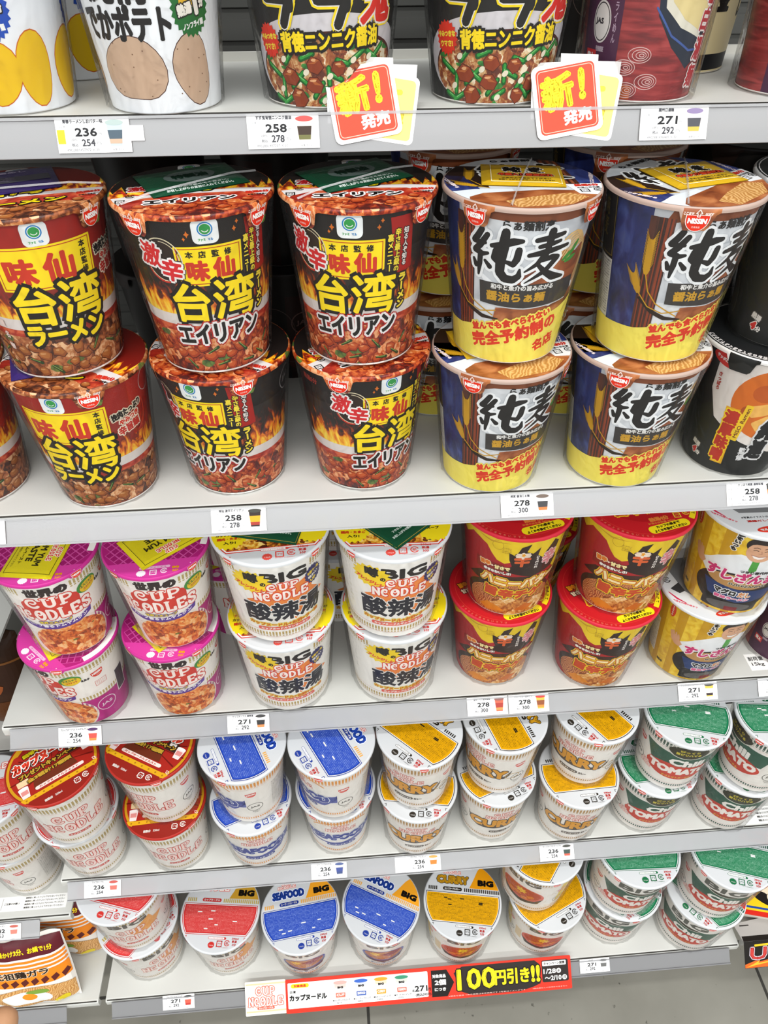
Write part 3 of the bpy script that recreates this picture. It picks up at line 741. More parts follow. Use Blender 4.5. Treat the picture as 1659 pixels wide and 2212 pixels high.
def d_tomyum():
    A = Art(); A.rect('#f0ebe4', -130, 0, 130, 108, 0); A.rect('#b2267e', 36, 0, 130, 42, 1); A.rect('#b2267e', -130, 0, -46, 42, 1)
    dashes(A, '#b8a468', 36, 128, 44, 49); dashes(A, '#b8a468', -128, -46, 44, 49); dashes(A, '#b8a468', -128, -20, 91, 97); dashes(A, '#b8a468', 22, 128, 91, 97)
    A.text('世界の', 2, 92.5, 35, 11.5, '#2c2220', 2, .85)
    A.text('の', 15, 92.5, 10, 10, '#2c2220', 2, .5)
    A.rbox('#cf3a2c', 2, 70, 50, 24, 6, 1)
    logo(A, 'CUP', 2, 79, 41, 15, '#f6e8e0', '#cf3a2c', 2, 2.9, 1.0); logo(A, 'NoODLES', 0, 62.5, 72, 16.5, '#f6e8e0', '#cf3a2c', 2, 2.9, 1.0)
    A.ell('#e8e0d4', 8, 20, 41, 30, 1); A.ell(SHRIMP, 8, 19, 38.5, 28, 2)
    A.poly('#5a3a92', [(-34, 53), (-20, 48.5), (0, 47), (20, 49), (34, 55), (33, 49), (20, 43), (0, 41), (-20, 42.5), (-34, 47)], 4)
    A.text('ハーブ香るトムヤムクン', 0, 46, 58, 4.4, '#f2ecf2', 6, .22, (), 0, arc=4); A.text('世界三大スープ', 0, 51, 30, 3.6, '#e8d020', 7, .2, [(.5, '#5a3a92')], arc=1)
    A.ell('#3f8a3a', 36, 81, 10.5, 7.5, 4, 10); A.ell('#e8c018', 37, 80, 8.8, 6, 5, 10); A.text('エスニック', 36, 82.5, 14, 3.6, '#2f6a34', 6, .2, (), 10); A.text('ココナッツ', 37, 78.5, 11, 2.8, '#c04818', 6, .15, (), 10); A.text('ミルク', 49, 77, 8, 3.6, '#2c2220', 4, .3)
    nissin_badge(A, 61, 79, 12, 2, 6); A.frame('#cf4a3c', 62, 64, 12, 8, .4, 2); A.rows('#cf5a4c', 57, 61, 67, 67, 3, 2)
    jas_ring(A, 60.6, 26, 11, '#e8d4e0', 3); A.rect('#4a4448', 78, 30, 92, 62, 4); A.frame('#f4f0ec', 85, 46, 15, 34, 1, 5)
    A.rect('#ece4dc', -130, 0, 130, 1.4, 6); nissin_badge(A, -70, 78, 12, 2)
    return A

def d_sanra():
    A = Art(); A.rect('#efece6', -148, 0, 148, 113, 0)
    dashes(A, '#b49a58', 36, 146, 96, 103); dashes(A, '#b49a58', -146, -32, 96, 103); dashes(A, '#b49a58', -146, 146, 10.5, 15)
    A.line('#c84a3c', [(-147, 18.2), (147, 18.2)], .35, 1); A.line('#c84a3c', [(-147, 7.4), (147, 7.4)], .3, 1); A.line('#c84a3c', [(-147, 107), (147, 107)], .35, 1)
    A.poly('#e8863a', [(-26, 60), (0, 72), (8, 88), (18, 76), (46, 90), (38, 66), (54, 52), (30, 44), (20, 30), (4, 42), (-28, 44), (-14, 52)], 1)
    A.text('BIG', 12, 92.5, 41, 13.5, '#1d1a19', 3, 1.0)
    A.burst('#f0d020', -18, 86, 19, 15, 16, .8, 4); A.text('噂', -17, 92, 13, 13, '#1d1a19', 5, .7); A.text('の', -7, 84.5, 5, 5, '#1d1a19', 5, .4); A.text('アレンジレシピ', -17, 78.5, 32, 5, '#d8481c', 5, .4, (), -16)
    A.burst('#2c2a60', 40, 80, 10, 12, 18, .88, 4); A.text('お酢ラー油', 40, 84, 14, 4.2, '#e8c838', 5, .2, (), 16); A.text('味わい', 40, 78.5, 12, 4.2, '#e8e4dc', 5, .2, (), 16); A.text('UP', 40, 73, 7, 4, '#e8c838', 5, .3, (), 16)
    logo(A, 'CUP', 10, 80, 29, 10.5, '#f6ece4', '#d8402c', 6, 2.1, .9); logo(A, 'NoODLE', 8, 67.5, 51, 12.5, '#f6ece4', '#d8402c', 6, 2.3, .9)
    A.text('酸辣湯', 10, 45.5, 79, 27, '#22222c', 8, .95, [(1.0, '#efece6')])
    A.text('カップヌードル+お酢+ラー油', 9, 26.5, 74, 5, '#c86418', 8, .35, [(.7, '#f0d84c')], arc=2.2); A.rbox('#dc5a4a', 8, 20.8, 56, 5, 2.4, 6); A.text('カップヌードルサンラータン', 8, 20.8, 50, 3.2, '#f6ece4', 7, .2)
    nissin_badge(A, 80, 82, 13, 3); jas_ring(A, 84, 50, 10, '#5a5650', 3); A.rect('#efece6', 96, 24, 130, 90, 1); A.rows('#6a645c', 98, 26, 128, 88, 24, 6); A.rows('#b0645c', -120, 26, -92, 88, 24, 8)
    return A

def d_honey():
    A = Art(); A.rect('#a81a20', -141, 0, 141, 113, 0)
    A.poly('#e6c61e', [(-72, 113), (-70, 96), (-60, 92), (-50, 101), (-42, 99), (-34, 95), (-29, 86), (-24, 79), (-17, 76), (-11, 79), (-6, 84), (0, 76), (10, 72), (20, 74), (26, 70), (34, 62), (40, 56), (50, 44), (60, 20), (141, 20), (141, 113)], 1)
    A.poly('#c69a14', [(-46, 106), (-30, 103), (-12, 104), (-30, 101)], 2); A.ring('#b8921a', -24, 99, 5, 6, .4, 2); A.rows('#a8841c', -20, 90, -12, 98, 4, 1)
    A.poly('#2a1712', [(-17, 66), (-10, 74), (-13, 82), (-14, 92), (-8, 88), (-4, 100), (4, 104), (1, 94), (7, 91), (13, 98), (12, 88), (18, 82), (20, 90), (27, 102), (34, 96), (32, 84), (37, 72), (34, 62), (10, 58)], 3)
    A.text('辛', -1.5, 83.5, 15, 20, '#d8602c', 5, .9, [(.9, '#221714')]); A.text('辛', -1.5, 89, 14, 9, '#ecdcc8', 7, .7); A.burst('#e8a01c', -1.5, 90, 2.2, 3, 5, .5, 9)
    A.text('辛', 25.5, 80, 15, 21, '#d8848a', 5, .9, [(.8, '#f0d8d4')]); A.text('DEMON', 12.6, 78, 3.4, 17, '#e8e0d8', 5, .2, (), 0, True)
    A.text('旨辛', -35, 70.5, 11, 6.4, '#e07a1c', 3, .5, [(.7, '#f6e4b4')], 6); A.text('+', -27.8, 69.4, 2.6, 2.6, '#f0e0d0', 3, .3); A.text('甘さで', -18.5, 69, 15, 5.6, '#f6e6a4', 3, .45, [(.6, '#5a1a10')]); A.text('幸せなおいしさ!', -23, 62.5, 27, 4.2, '#f2ece4', 3, .3, [(.5, '#5a1a10')])
    A.poly('#3a1a12', [(-56, 44), (-40, 57), (0, 59), (40, 55), (46, 44), (0, 40)], 2); A.poly('#8a1c16', [(-45, 60), (-17, 60), (-17, 74), (-45, 74)], 2)
    A.ell('#2c1c16', -8, 24, 51, 27, 3, 4); A.ell(NOODLER, -6, 20, 48, 26, 4, 4); A.ell(GINGER, 8, 13, 38, 15, 5)
    A.poly('#d8841c', [(-40, 8), (-30, 16), (-18, 12), (-10, 6), (-30, 3)], 6); A.poly('#c86a1c', [(0, 8), (12, 17), (24, 12), (16, 5)], 6)
    A.text('ハニーバター', 2, 49.5, 80, 13.5, '#f4e4ac', 8, .8, [(1.1, '#c8641c'), (2.0, '#e8c824')], 0, shear=.12, arc=3)
    A.text('旨辛チゲ', -3, 33, 62, 14.5, '#c8481c', 8, 1.0, [(1.2, '#e8c424'), (1.9, '#4a1c10')], 0, shear=.1, arc=2)
    A.rect('#f0ece4', 80, 26, 104, 90, 2); A.rows('#6a4a30', 82, 28, 102, 88, 22, 3); A.rect('#e6e2da', -141, 0, 141, 1.5, 9)
    return A

def d_sushi():
    A = Art(); A.rect(EGGY, -145, 0, 145, 113, 0)
    for k in range(-6, 7): A.rect('#c8980e', k * 22, 0, k * 22 + 9, 113, 1)
    A.poly('#e8eaec', [(-58, 60), (-50, 66), (-44, 72), (-34, 79), (-26, 84), (0, 84), (12, 78), (24, 70), (30, 54), (26, 48), (-50, 46), (-56, 52)], 2)
    A.poly('#cf9c78', [(-70, 68), (-67, 72), (-66, 66), (-62, 69), (-58, 62), (-54, 57), (-57, 52), (-62, 53), (-67, 58)], 3)
    for k in range(4): A.line('#cf9c78', [(-66 + k * 2.4, 62 + k * .5), (-69 + k * 2.9, 71.5 - abs(k - 1.4) * 1.5)], 1.7, 4)
    A.ell('#241a18', -12.5, 99, 13, 10.5, 3); A.ell('#d8a684', -12, 91, 11.6, 13, 4); A.poly('#241a18', [(-24, 98), (-20, 106), (-8, 108), (0, 104), (1, 97), (-5, 101), (-18, 101)], 5)
    for u in (-16.5, -7.5): A.line('#3a241c', [(u - 2, 92.8), (u, 93.8), (u + 2, 93)], .7, 5); A.line('#3a241c', [(u - 2.6, 96), (u, 97), (u + 2.4, 96.2)], .7, 5)
    A.line('#b8846a', [(-12, 93), (-10.8, 89.5), (-13, 89)], .6, 5); A.poly('#f2ece6', [(-18, 86.5), (-12, 85), (-6, 86.6), (-8.5, 83.2), (-12, 82.2), (-15.6, 83)], 5); A.line('#9a4a3c', [(-18.5, 86.8), (-12, 85.2), (-5.6, 86.9)], .5, 6)
    A.poly('#4a9a3a', [(-15, 79), (-9, 79), (-8, 66), (-12, 62), (-15, 66)], 4)
    A.text('夢をいつも', -32.5, 98, 5.6, 24, BLK, 6, .4, [(.7, '#efeae4')], -8, True)
    A.ell('#241f1e', -16, 32, 43, 26, 4); A.rect('#241f1e', -46, 4, 16, 34, 4); A.ell('#b88a50', -18, 46, 30, 9, 5); A.poly('#23386a', [(-50, 40), (-8, 36), (26, 38), (22, 22), (-10, 17), (-42, 22)], 6)
    A.ell('#5a5654', -16, 10, 24, 6, 6); A.rect('#7a1820', -20, 4, -6, 10, 7)
    A.text('すしざんまい', -10, 54, 82, 15, '#c82a6e', 7, .8, [(1.2, '#efe6e4')], shear=.1); A.text('SUSHIZANMAI', -8, 43, 36, 3, '#1d1a19', 8, .2, [(.4, '#e8dcc0')])
    A.text('つきじ喜代村', -8, 63, 26, 3.8, '#1d1a19', 8, .2)
    A.text('マグロ', -26, 30.5, 22, 8, '#22201f', 8, .6, [(.9, '#e8e8e8')], -3); A.text('だし', -6, 29.5, 13, 7, '#d88a4c', 8, .4, [(.8, '#efe8e0')], -3); A.text('醤油ラーメン', -17, 22.4, 36, 4.4, '#d85a8a', 8, .3, [(.6, '#efe8ec')])
    A.ell('#cf2f24', -73, 97, 3.4, 9, 3); A.text('マルちゃん', -73, 97, 2.2, 14, '#f0ece8', 4, .1, (), 0, True); A.text('熱湯4分', -74, 12, 9, 4, '#5a4410', 3, .3)
    A.rect('#efeae0', -110, 16, -86, 70, 3); A.rows('#6a5a30', -109, 17, -87, 69, 20, 4)
    return A

def cn_base(A, H, dash, top, bot, u=130):
    A.rect('#ece8e1', -u, 0, u, H, 0)
    dashes(A, dash, -u, u - 2, top - 8, top, 3.5, 2.1); dashes(A, dash, -u, u - 2, bot, bot + 3.6, 3.0, 1.9, False)
    A.line('#cc5a4c', [(-u, top - 12.5), (u, top - 12.5)], .3, 1); A.line('#cc5a4c', [(-u, bot - 1.6), (u, bot - 1.6)], .3, 1); A.line('#cc5a4c', [(-u, bot + 5.6), (u, bot + 5.6)], .3, 1)
    for s in (1, -1):
        nissin_badge(A, s * 54, 68, 12, 2, 5); jas_ring(A, s * 56, 38, 9.5, '#5a5a54', 2)
        A.text('登録認証', s * 56, 27, 9, 1.8, '#6a665e', 2); A.text('JIA', s * 56, 24.4, 5, 1.8, '#6a665e', 2)
    A.rows('#7a746a', 78, 22, 104, 76, 22, 6); A.rows('#7a746a', -104, 22, -78, 76, 22, 9)

def d_cnred():
    A = Art(); cn_base(A, 106, '#b09a62', 91, 9)
    cup_noodle(A, 0, 52, 70, 41, '#f2d8d0', '#c83a30', 3, 2.9, .85); A.rbox('#c83a30', 0, 24, 27, 4.6, 2.2, 3); A.text('カップヌードル', 0, 24, 23, 3, '#f4ece6', 4, .16)
    return A

def d_seafood():
    A = Art(); cn_base(A, 106, '#e0953a', 95, 9)
    A.poly('#4a55a0', [(-46, 36), (-30, 34), (0, 34), (30, 42), (46, 58), (46, 48), (36, 38), (30, 32), (-46, 30)], 1); A.rect('#4c58a2', 28, 40, 46, 56, 1); A.rect('#4c58a2', -46, 40, -28, 56, 1)
    A.ring('#dc9a4c', 0, 70, 36, 22, 2, 1, 0, 20, 160, 20)
    cup_noodle(A, 0, 75, 36, 18, '#f4e4dc', '#d0564a', 3, 1.5, .6)
    A.text('SEAFOOD', 0, 51, 74, 18, '#2f3f92', 5, 1.5, [(.9, '#e8ecf4')], arc=-3); A.line('#e8ecf4', [(-10, 46), (6, 52), (20, 50), (34, 56)], .9, 8)
    A.rbox('#2f3f92', 0, 28, 40, 6.4, 3, 3); A.text('シーフードヌードル', 0, 28, 35, 4, '#f0f0f4', 4, .2); return A

def d_curry():
    A = Art(); cn_base(A, 106, '#b08a52', 95, 8)
    cup_noodle(A, 2, 71, 44, 18, '#f4dcd4', '#cc5248', 3, 1.6, .6)
    A.poly('#4a4038', [(-44, 62), (-40, 40), (-30, 34), (38, 38), (44, 46), (46, 58), (38, 44), (-34, 40)], 3)
    A.text('CURRY', 0, 49.5, 82, 21, '#dc9a22', 5, 1.5, [(1.2, '#43392f')], arc=-2)
    A.rbox('#4a4038', 0, 25, 26, 6, 3, 3); A.text('カップヌードル', 0, 25, 22, 3.6, '#efe8dc', 4, .16); A.text('カレー', 19, 25, 10, 5, '#4a4038', 3, .3); A.ring('#c8a04c', 48, 44, 9, 6, .9, 3); return A

def chili_art(A, big=False):
    A.poly('#2f5a48', [(-47, 80), (47, 80), (40, 52), (-36, 52)], 2)
    A.ell('#33301e', 0, 88, 21, 11, 4); A.ring('#dcd8cc', 0, 88, 23, 13, 1.2, 3)
    if not big: A.text('びっくり', 0, 91, 20, 4.6, '#c8b83c', 5, .3); A.text('旨ピリハマる', 0, 85, 26, 5, '#c8b83c', 5, .3)
    A.ell('#c8402f', 0, 43, 41, 17, 3, 0)
    A.text('Chili', 4, 64.5, 40, 14.5, '#f2efe8', 5, 1.15, [(.9, '#2f5a48')]); A.text('TOMATO', 0, 45, 74, 15, '#f2ece4', 5, 1.35, [(1.0, '#c8402f')])
    A.text('チリトマトヌードル', 0, 30.5, 36, 4.2, '#dca03a', 5, .3); cup_noodle(A, -41, 33, 16, 12, '#f4dcd4', '#d88a80', 2, .9, .4)

def d_chili():
    A = Art(); cn_base(A, 106, '#40584c', 97, 9); chili_art(A); return A
def d_chilibig():
    A = Art(); cn_base(A, 113, '#40584c', 106, 10, 148); chili_art(A, True); A.poly('#ece8e1', [(-40, 83), (40, 83), (40, 104), (-40, 104)], 6); A.text('BIG', 0, 93, 52, 15, '#5a5a52', 7, 1.1); return A
def d_cnbig():
    A = Art(); cn_base(A, 113, '#b09a62', 104, 10, 148); A.poly('#e8a04c', [(-6, 60), (8, 76), (26, 88), (30, 72), (44, 66), (30, 52), (10, 48)], 2)
    A.text('BIG', 0, 91, 46, 13, '#5a564e', 4, .9); cup_noodle(A, 0, 55, 66, 42, '#f6e4da', '#d86a58', 4, 2.6, .8); A.rbox('#d0503e', 0, 26, 30, 5, 2.4, 3); A.text('カップヌードル', 0, 26, 25, 3, '#f4ece6', 4, .16); return A
def bowl_picture(A, cup, soup, rim, cx=0):
    A.ell(rim, cx, 50, 32, 24, 2); A.ell(soup, cx, 54, 28, 18, 3); A.poly(cup, [(cx - 32, 46), (cx - 20, 36), (cx, 32), (cx + 20, 36), (cx + 32, 46), (cx + 26, 30), (cx, 23), (cx - 26, 30)], 4)
def d_seabig():
    A = Art(); cn_base(A, 113, '#e0953a', 104, 8, 148); A.text('BIG', 0, 92, 46, 13, '#5a564e', 2, .9); bowl_picture(A, '#4a2438', NOODLER, '#4a58a8'); A.burst('#e8b81c', -12, 60, 9, 8, 9, .6, 5); A.poly('#8a2440', [(-4, 60), (16, 70), (28, 58), (8, 50)], 5); A.text('シーフード', 0, 19, 40, 5, '#2f3f92', 3, .4); return A
def d_currybig():
    A = Art(); cn_base(A, 113, '#b08a52', 104, 8, 148); A.text('BIG', 0, 92, 46, 13, '#5a564e', 2, .9); A.rect('#dcc49a', -44, 28, -33, 60, 2); bowl_picture(A, '#2a1a12', '#b8421c', '#d8604c'); A.burst('#e8b41c', 0, 60, 9, 9, 8, .6, 5)
    for u, v in ((-14, 44), (6, 40), (14, 48), (-4, 48)): A.rbox('#d8761c', u, v, 10, 8, 2, 6, 20 + u)
    A.rect('#e8cc4c', 52, 30, 64, 92, 2); A.rect('#e8cc4c', -92, 30, -56, 92, 2); A.line('#f0ece4', [(-90, 60), (-74, 84), (-60, 56)], 3, 3); return A

def d_miso():
    A = Art(); A.rect('#1c1d1c', -141, 0, 141, 114, 0); A.poly('#dcd6d0', [(-52, 108), (60, 108), (60, 30), (10, 26), (-20, 36), (-46, 52), (-54, 76)], 1)
    A.ell('#cf6a1c', 0, 74, 36, 34, 2); A.ell('#b8561a', -14, 84, 9, 8, 3); A.ell('#a84c18', -22, 66, 5, 5, 3); A.ell('#b8561a', 6, 52, 7, 6, 3)
    for u, v, a in ((-14, 68, 20), (-2, 76, 50), (10, 66, 10), (4, 84, 30), (-8, 56, 40)): A.rbox('#e8b45c', u, v, 14, 11, 2, 4, a)
    A.poly('#c8b43c', [(2, 96), (20, 98), (30, 90), (10, 88)], 4); A.ell('#cf2a22', -48, 103, 11, 5, 5, -14); A.text('サッポロ一番', -48, 103, 16, 3.2, '#f2ece8', 6, .15, (), -14)
    A.rect('#e0a818', -38, 10, -27, 66, 5); A.text('濃厚味噌', -33, 38, 12, 52, '#b8301c', 7, .8, [(1.1, '#f0cc1c')], -4, True); A.rbox('#e8c424', -23, 54, 5.4, 36, 1, 5, -6); A.text('MISO Ramen', -23, 54, 30, 3, '#6a2a14', 6, .1, (), 84)
    A.text('純連', -2, 40, 15, 40, '#17181a', 8, 1.2, [(1.6, '#dcdcdc')], -6, True); A.text('監修', -14, 24, 6, 14, '#dcdcdc', 6, .3, (), 0, True); A.text('熱湯', -56, 20, 9, 5, '#dcd8d4', 3, .3, [(.6, '#55504c')], -16); A.text('4', -57, 13, 5, 7, '#cf2a22', 3, .8, [(.7, '#ece8e4')], -16); A.text('分', -52, 11, 4.6, 4.6, '#ece8e4', 3, .3, (), -16)
    A.ring('#5a5a54', -88, 26, 5, 14, .8, 2); A.text('さっぽろ', -49, 84, 3.4, 16, '#a8342c', 5, .2, (), 0, True)
    return A

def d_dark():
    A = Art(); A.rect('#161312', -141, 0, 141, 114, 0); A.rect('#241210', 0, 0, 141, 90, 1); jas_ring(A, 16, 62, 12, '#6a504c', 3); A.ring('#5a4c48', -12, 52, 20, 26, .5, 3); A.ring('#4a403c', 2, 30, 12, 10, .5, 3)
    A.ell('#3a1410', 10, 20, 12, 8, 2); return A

def zigzag_seal(A, cx, cy, m, z, cup_m):
    A.burst(m, cx, cy, 15, 15, 24, .88, z); A.rbox('#e8b82a', cx - 2, cy + 6, 13, 13, 2, z + 1)
    A.text('熱湯', cx - 5, cy - 1, 11, 6, '#efeae0', z + 3, .4, [(.7, '#1d1a19')], 10); A.text('1', cx + 3.6, cy + .6, 3.4, 10, '#efeae0', z + 3, 1.0, [(.7, '#1d1a19')], 10); A.text('分', cx + 8.4, cy + 1.6, 4.4, 5, '#efeae0', z + 3, .4, [(.7, '#1d1a19')], 10)
    A.text('ノンフライ麺', cx + 1, cy - 8.5, 17, 3.4, '#f0f0ec', z + 3, .2, (), 8)

def d_potato():
    A = Art(); A.rect('#eceff2', -141, 0, 141, 114, 0)
    for cx, cy, rx, ry, s in ((-13, 23.5, 22, 18, 3), (32, 22.5, 16, 17, 5), (-70, 23, 18, 17, 9)):
        A.poly('#4a2418', blob(cx, cy, rx + .5, ry + .5, s), 1); A.poly('#c4a68c', blob(cx, cy, rx, ry, s), 2)
        for k in range(9): A.ell('#7a5a44', cx + rx * .75 * math.cos(k * 2.4 + s), cy + ry * .75 * math.sin(k * 1.7 + s), .5, .35, 3)
    A.text('でかポテト', -14, 46.5, 66, 18, '#1a1716', 4, .85, (), 0, shear=.0); A.text('純情', -15, 63, 44, 16, '#1a1716', 4, 1.0); A.text('青春', -15, 82, 44, 16, '#1a1716', 4, 1.0)
    zigzag_seal(A, 34, 53, '#1c6a2c', 4, 0); return A

def d_corn():
    A = Art(); A.rect('#e9ecf0', -141, 0, 141, 114, 0)
    for cx, cy, rx, ry, s in ((3, 22.5, 17, 18, 4), (32, 23, 13, 18, 6), (-36, 23, 15, 18, 8), (66, 23, 16, 18, 2), (100, 23, 15, 17, 7), (-74, 23, 15, 17, 1)):
        A.poly('#c8601c', blob(cx, cy, rx + .6, ry + .6, s, .07), 1); A.poly('#e6bc0e', blob(cx, cy, rx, ry, s, .07), 2)
    A.text('しおバター', -14, 60, 50, 16, '#1a1716', 4, 1.0); zigzag_seal(A, 9, 52, '#1c4ab0', 4, 0); zigzag_seal(A, 84, 52, '#1c4ab0', 4, 0); return A

def d_garlic():
    A = Art(); A.rect('#1c1a18', -141, 0, 141, 114, 0)
    A.ell('#d0ccd0', 4, 24, 64, 26, 1); A.ell('#4a1c10', 4, 19, 57, 22, 2); A.rect('#e6e2dc', -66, 0, 74, 1.6, 6); A.poly(GARLIC, [(4 + 56 * math.cos(a), max(1.6, 18 + 21 * math.sin(a))) for a in np.linspace(0, 2 * math.pi, 41)[:-1]], 3)
    rnd = random.Random(5)
    for k in range(20):
        u, v, a = -40 + 82 * ((k * .618) % 1), rnd.uniform(4, 29), rnd.choice((30, 45, 60, 95, 130, 150)) + rnd.uniform(-10, 10); d = np.array((math.cos(math.radians(a)), math.sin(math.radians(a)))) * rnd.uniform(4, 7)
        A.line('#0f5a20', [(u - d[0], v - d[1] * .8), (u + d[0], v + d[1] * .8)], 3.4, 4 + k % 2); A.line('#2f9a3c', [(u - d[0] * .9, v - d[1] * .75 + .4), (u + d[0] * .9, v + d[1] * .75 + .4)], 1.7, 6); A.line('#7fc878', [(u - d[0] * .5, v - d[1] * .4 + .8), (u + d[0] * .4, v + d[1] * .3 + .8)], .5, 7)
    def cube(u, v, s, seed):
        r = random.Random(seed); q = [(u + s * math.cos(t + r.uniform(-.2, .2)) * r.uniform(.85, 1.1), v + s * .85 * math.sin(t + r.uniform(-.2, .2)) * r.uniform(.85, 1.1)) for t in np.linspace(0, 6.283, 7)[:-1] + r.uniform(0, 1)]
        A.poly('#54200f', [(u + (x - u) * 1.1, v + (y - v) * 1.1) for x, y in q], 8); A.poly('#8c3a1a', q, 9); A.poly('#b4622f', [(u, v + s * .1)] + [(u + (x - u) * .9, v + (y - v) * .9) for x, y in sorted(q, key=lambda p: -p[1])[:3]], 10); A.poly('#e0a878', blob(u - s * .1, v + s * .45, s * .34, s * .13, seed, .2, 10), 11)
    for k, (u, v, s_) in enumerate(((-26, 17, 6.2), (-9, 13, 6), (-20, 6, 6.4), (8, 22, 5), (22, 12, 5.6), (34, 20, 5.4), (-8, 24, 5.6), (12, 6, 5.2), (40, 10, 5))): cube(u, v, s_, k)
    for u, v in ((-14, 20), (14, 14), (28, 6), (-30, 26), (44, 15), (-2, 5), (2, 18), (-34, 10), (18, 26), (30, 27)): A.ell('#e8e0c8', u, v, 2.2, 1.6, 12, 30)
    for cx in (-24, 10):                                                # the two big kana strokes above
        A.line(YEL, [(cx - 14, 72), (cx - 14, 56), (cx + 3, 56), (cx - 2, 44)], 9, 13); A.line('#e8e4dc', [(cx - 14, 72), (cx - 14, 56), (cx + 3, 56), (cx - 2, 44)], 6.6, 14); A.line('#1c1a18', [(cx - 14, 72), (cx - 14, 56), (cx + 3, 56), (cx - 2, 44)], 5.4, 15)
        A.line('#1c1a18', [(cx + 3, 76), (cx + 3, 52)], 5.4, 15)
    A.text('鬼', 35, 58, 26, 30, '#d2281c', 13, 1.0, [(1.0, '#e8e4dc'), (1.8, YEL)])
    A.text('背徳ニンニク醤油', 3, 36.5, 66, 10.5, YEL, 13, .42, [(1.6, BLK)], 3)
    A.burst('#d83018', -41, 34.5, 9.4, 9.4, 18, .84, 13); A.text('やみつきな', -41, 36.6, 15, 3.2, '#f0dc3c', 14, .2, (), 6); A.text('ウマさ!', -41, 31.6, 11, 3.4, '#f0dc3c', 14, .2, (), 6)
    return A

def d_paitan():
    A = Art(); A.rect(REDSILK, -141, 0, 141, 114, 0); A.rect('#4a2040', -70, 0, -33, 114, 1); A.rect('#4a2040', -141, 0, -110, 114, 1); A.rect('#e6e2dc', -141, 0, 141, 1.6, 9)
    A.ell('#d8d4d0', -50, 41, 8.5, 11, 2); A.ring('#241c24', -50, 41, 7.6, 10, .6, 3); A.text('JAS', -52, 41, 8, 4, '#241c24', 3, .2); A.text('フライめん', -38, 44, 3, 26, '#b8a0b4', 2, .1, (), 0, True); A.text('登録認証', -49, 27, 8, 3, '#b8a8b4', 2, .1)
    A.poly('#1f2836', [(-12, 72), (-8, 46), (6, 30), (24, 18), (34, 24), (40, 44), (46, 72)], 2); A.poly('#d8d4c4', [(-8, 72), (-4, 50), (10, 40), (30, 34), (38, 46), (44, 72)], 3); A.poly('#d8c68c', [(-4, 72), (0, 53), (12, 44), (28, 38), (36, 48), (40, 72)], 4); A.line('#3f5a9a', [(-10, 50), (4, 36), (22, 28), (34, 28)], 1.2, 5)
    for cx, cy in ((-16, 26), (-26, 19), (-8, 12), (-22, 7)):
        for r in (7, 5, 3.2, 1.6): A.ring('#d8b4b0', cx + (7 - r) * .3, cy, r * 1.2, r * .62, .45, 5)
    A.poly('#b0501c', [(-33, 2), (-18, 2), (-18, 9), (-33, 12)], 3)
    for c, v in zip('塩白湯麺', (57, 43, 28, 13.5)): A.text(c, 35 - (43 - v) * .03, v, 11.5, 12.5, '#b03038', 6, .5, [(.9, '#e8e0dc')], -6)
    A.line('#e8e4e0', [(47, 72), (44, 10)], .8, 5); A.line('#e8e4e0', [(49, 72), (46, 6)], .5, 5); A.rect('#d8b878', 48, 0, 84, 114, 2); A.rbox('#cf2a2c', -58, 22, 12, 8, .6, 3); A.text('龍上', -58, 22, 9, 5, '#f0e8e4', 4, .4)
    return A

def d_gold():
    A = Art(); A.rect('#d8c89a', -141, 0, 141, 114, 0); A.rect('#1a1a1c', -141, 0, 141, 12, 1); A.rect('#e0d0a0', -141, 2.2, 141, 1.2, 2); A.text('黄金', 0, 55, 14, 36, '#1d1a18', 2, 1, (), 0, True); A.text('貝だし', 26, 50, 10, 34, '#1d1a18', 2, .8, (), 0, True); A.rect('#e6e2dc', -141, 0, 141, 1.2, 3); return A
# ------------------------------------------------------------------ lids (front of the cup is -y), radii in mm
def lid_marks(A, R, m, big, red='#d23a34', y0=None):
    k = 1.0 if big else .9; y = -39.4 * k
    A.burst(m, -3.5 * k, y - 3 * k, 4.6 * k, 4.2 * k, 14, .84, 2); A.text('フタ止め', -3.5 * k, y - 3.5 * k, 5.4 * k, 1.5, WHT, 3)
    plastic_mark(A, 7 * k, y - 1.2 * k, 7.4 * k, m, 2); paper_mark(A, 17 * k, y - .2, 7.4 * k, m, 2); A.rows(m, 3 * k, y - 6.6 * k, 20 * k, y - 5 * k, 1, 3)
    A.rbox(m, 3 * k, y + 5.4 * k, 24 * k, 2.8, 1.4, 2); A.rbox('#f1f0ee', 2 * k, y + 5.4 * k, 21 * k, 2.1, 1, 3); A.text('カップヌードルの麺', 1.6 * k, y + 5.4 * k, 18 * k, 1.5, m, 4)
    A.text('熱湯', 26.5 * k, y + 2 * k, 6.4 * k, 3.2, red, 2, .12); A.text('3分', 26.5 * k, y - 1.8 * k, 5.4 * k, 3.2, red, 2, .14); A.text('390ml', 27 * k, y + 5.6 * k, 9 * k, 2.4, red, 2, .12)

def arrow(A, x, y, s, m, z, rot):
    B = Art(); B.line(m, [(-s * .8, -s * .1), (0, s), (s * .8, -s * .1), (s * .35, -s * .1), (s * .35, -s), (-s * .35, -s), (-s * .35, -s * .1), (-s * .8, -s * .1)], .55, 0); A.merge(B, x, y, rot, 1, z)

def frame_poly(r, yb, yt, n=14):
    ab, at = math.asin(max(-1, yb / r)), math.asin(yt / r)
    right = [(r * math.cos(a), r * math.sin(a)) for a in np.linspace(ab, at, n)]
    return right + [(-x, y) for x, y in right[::-1]]

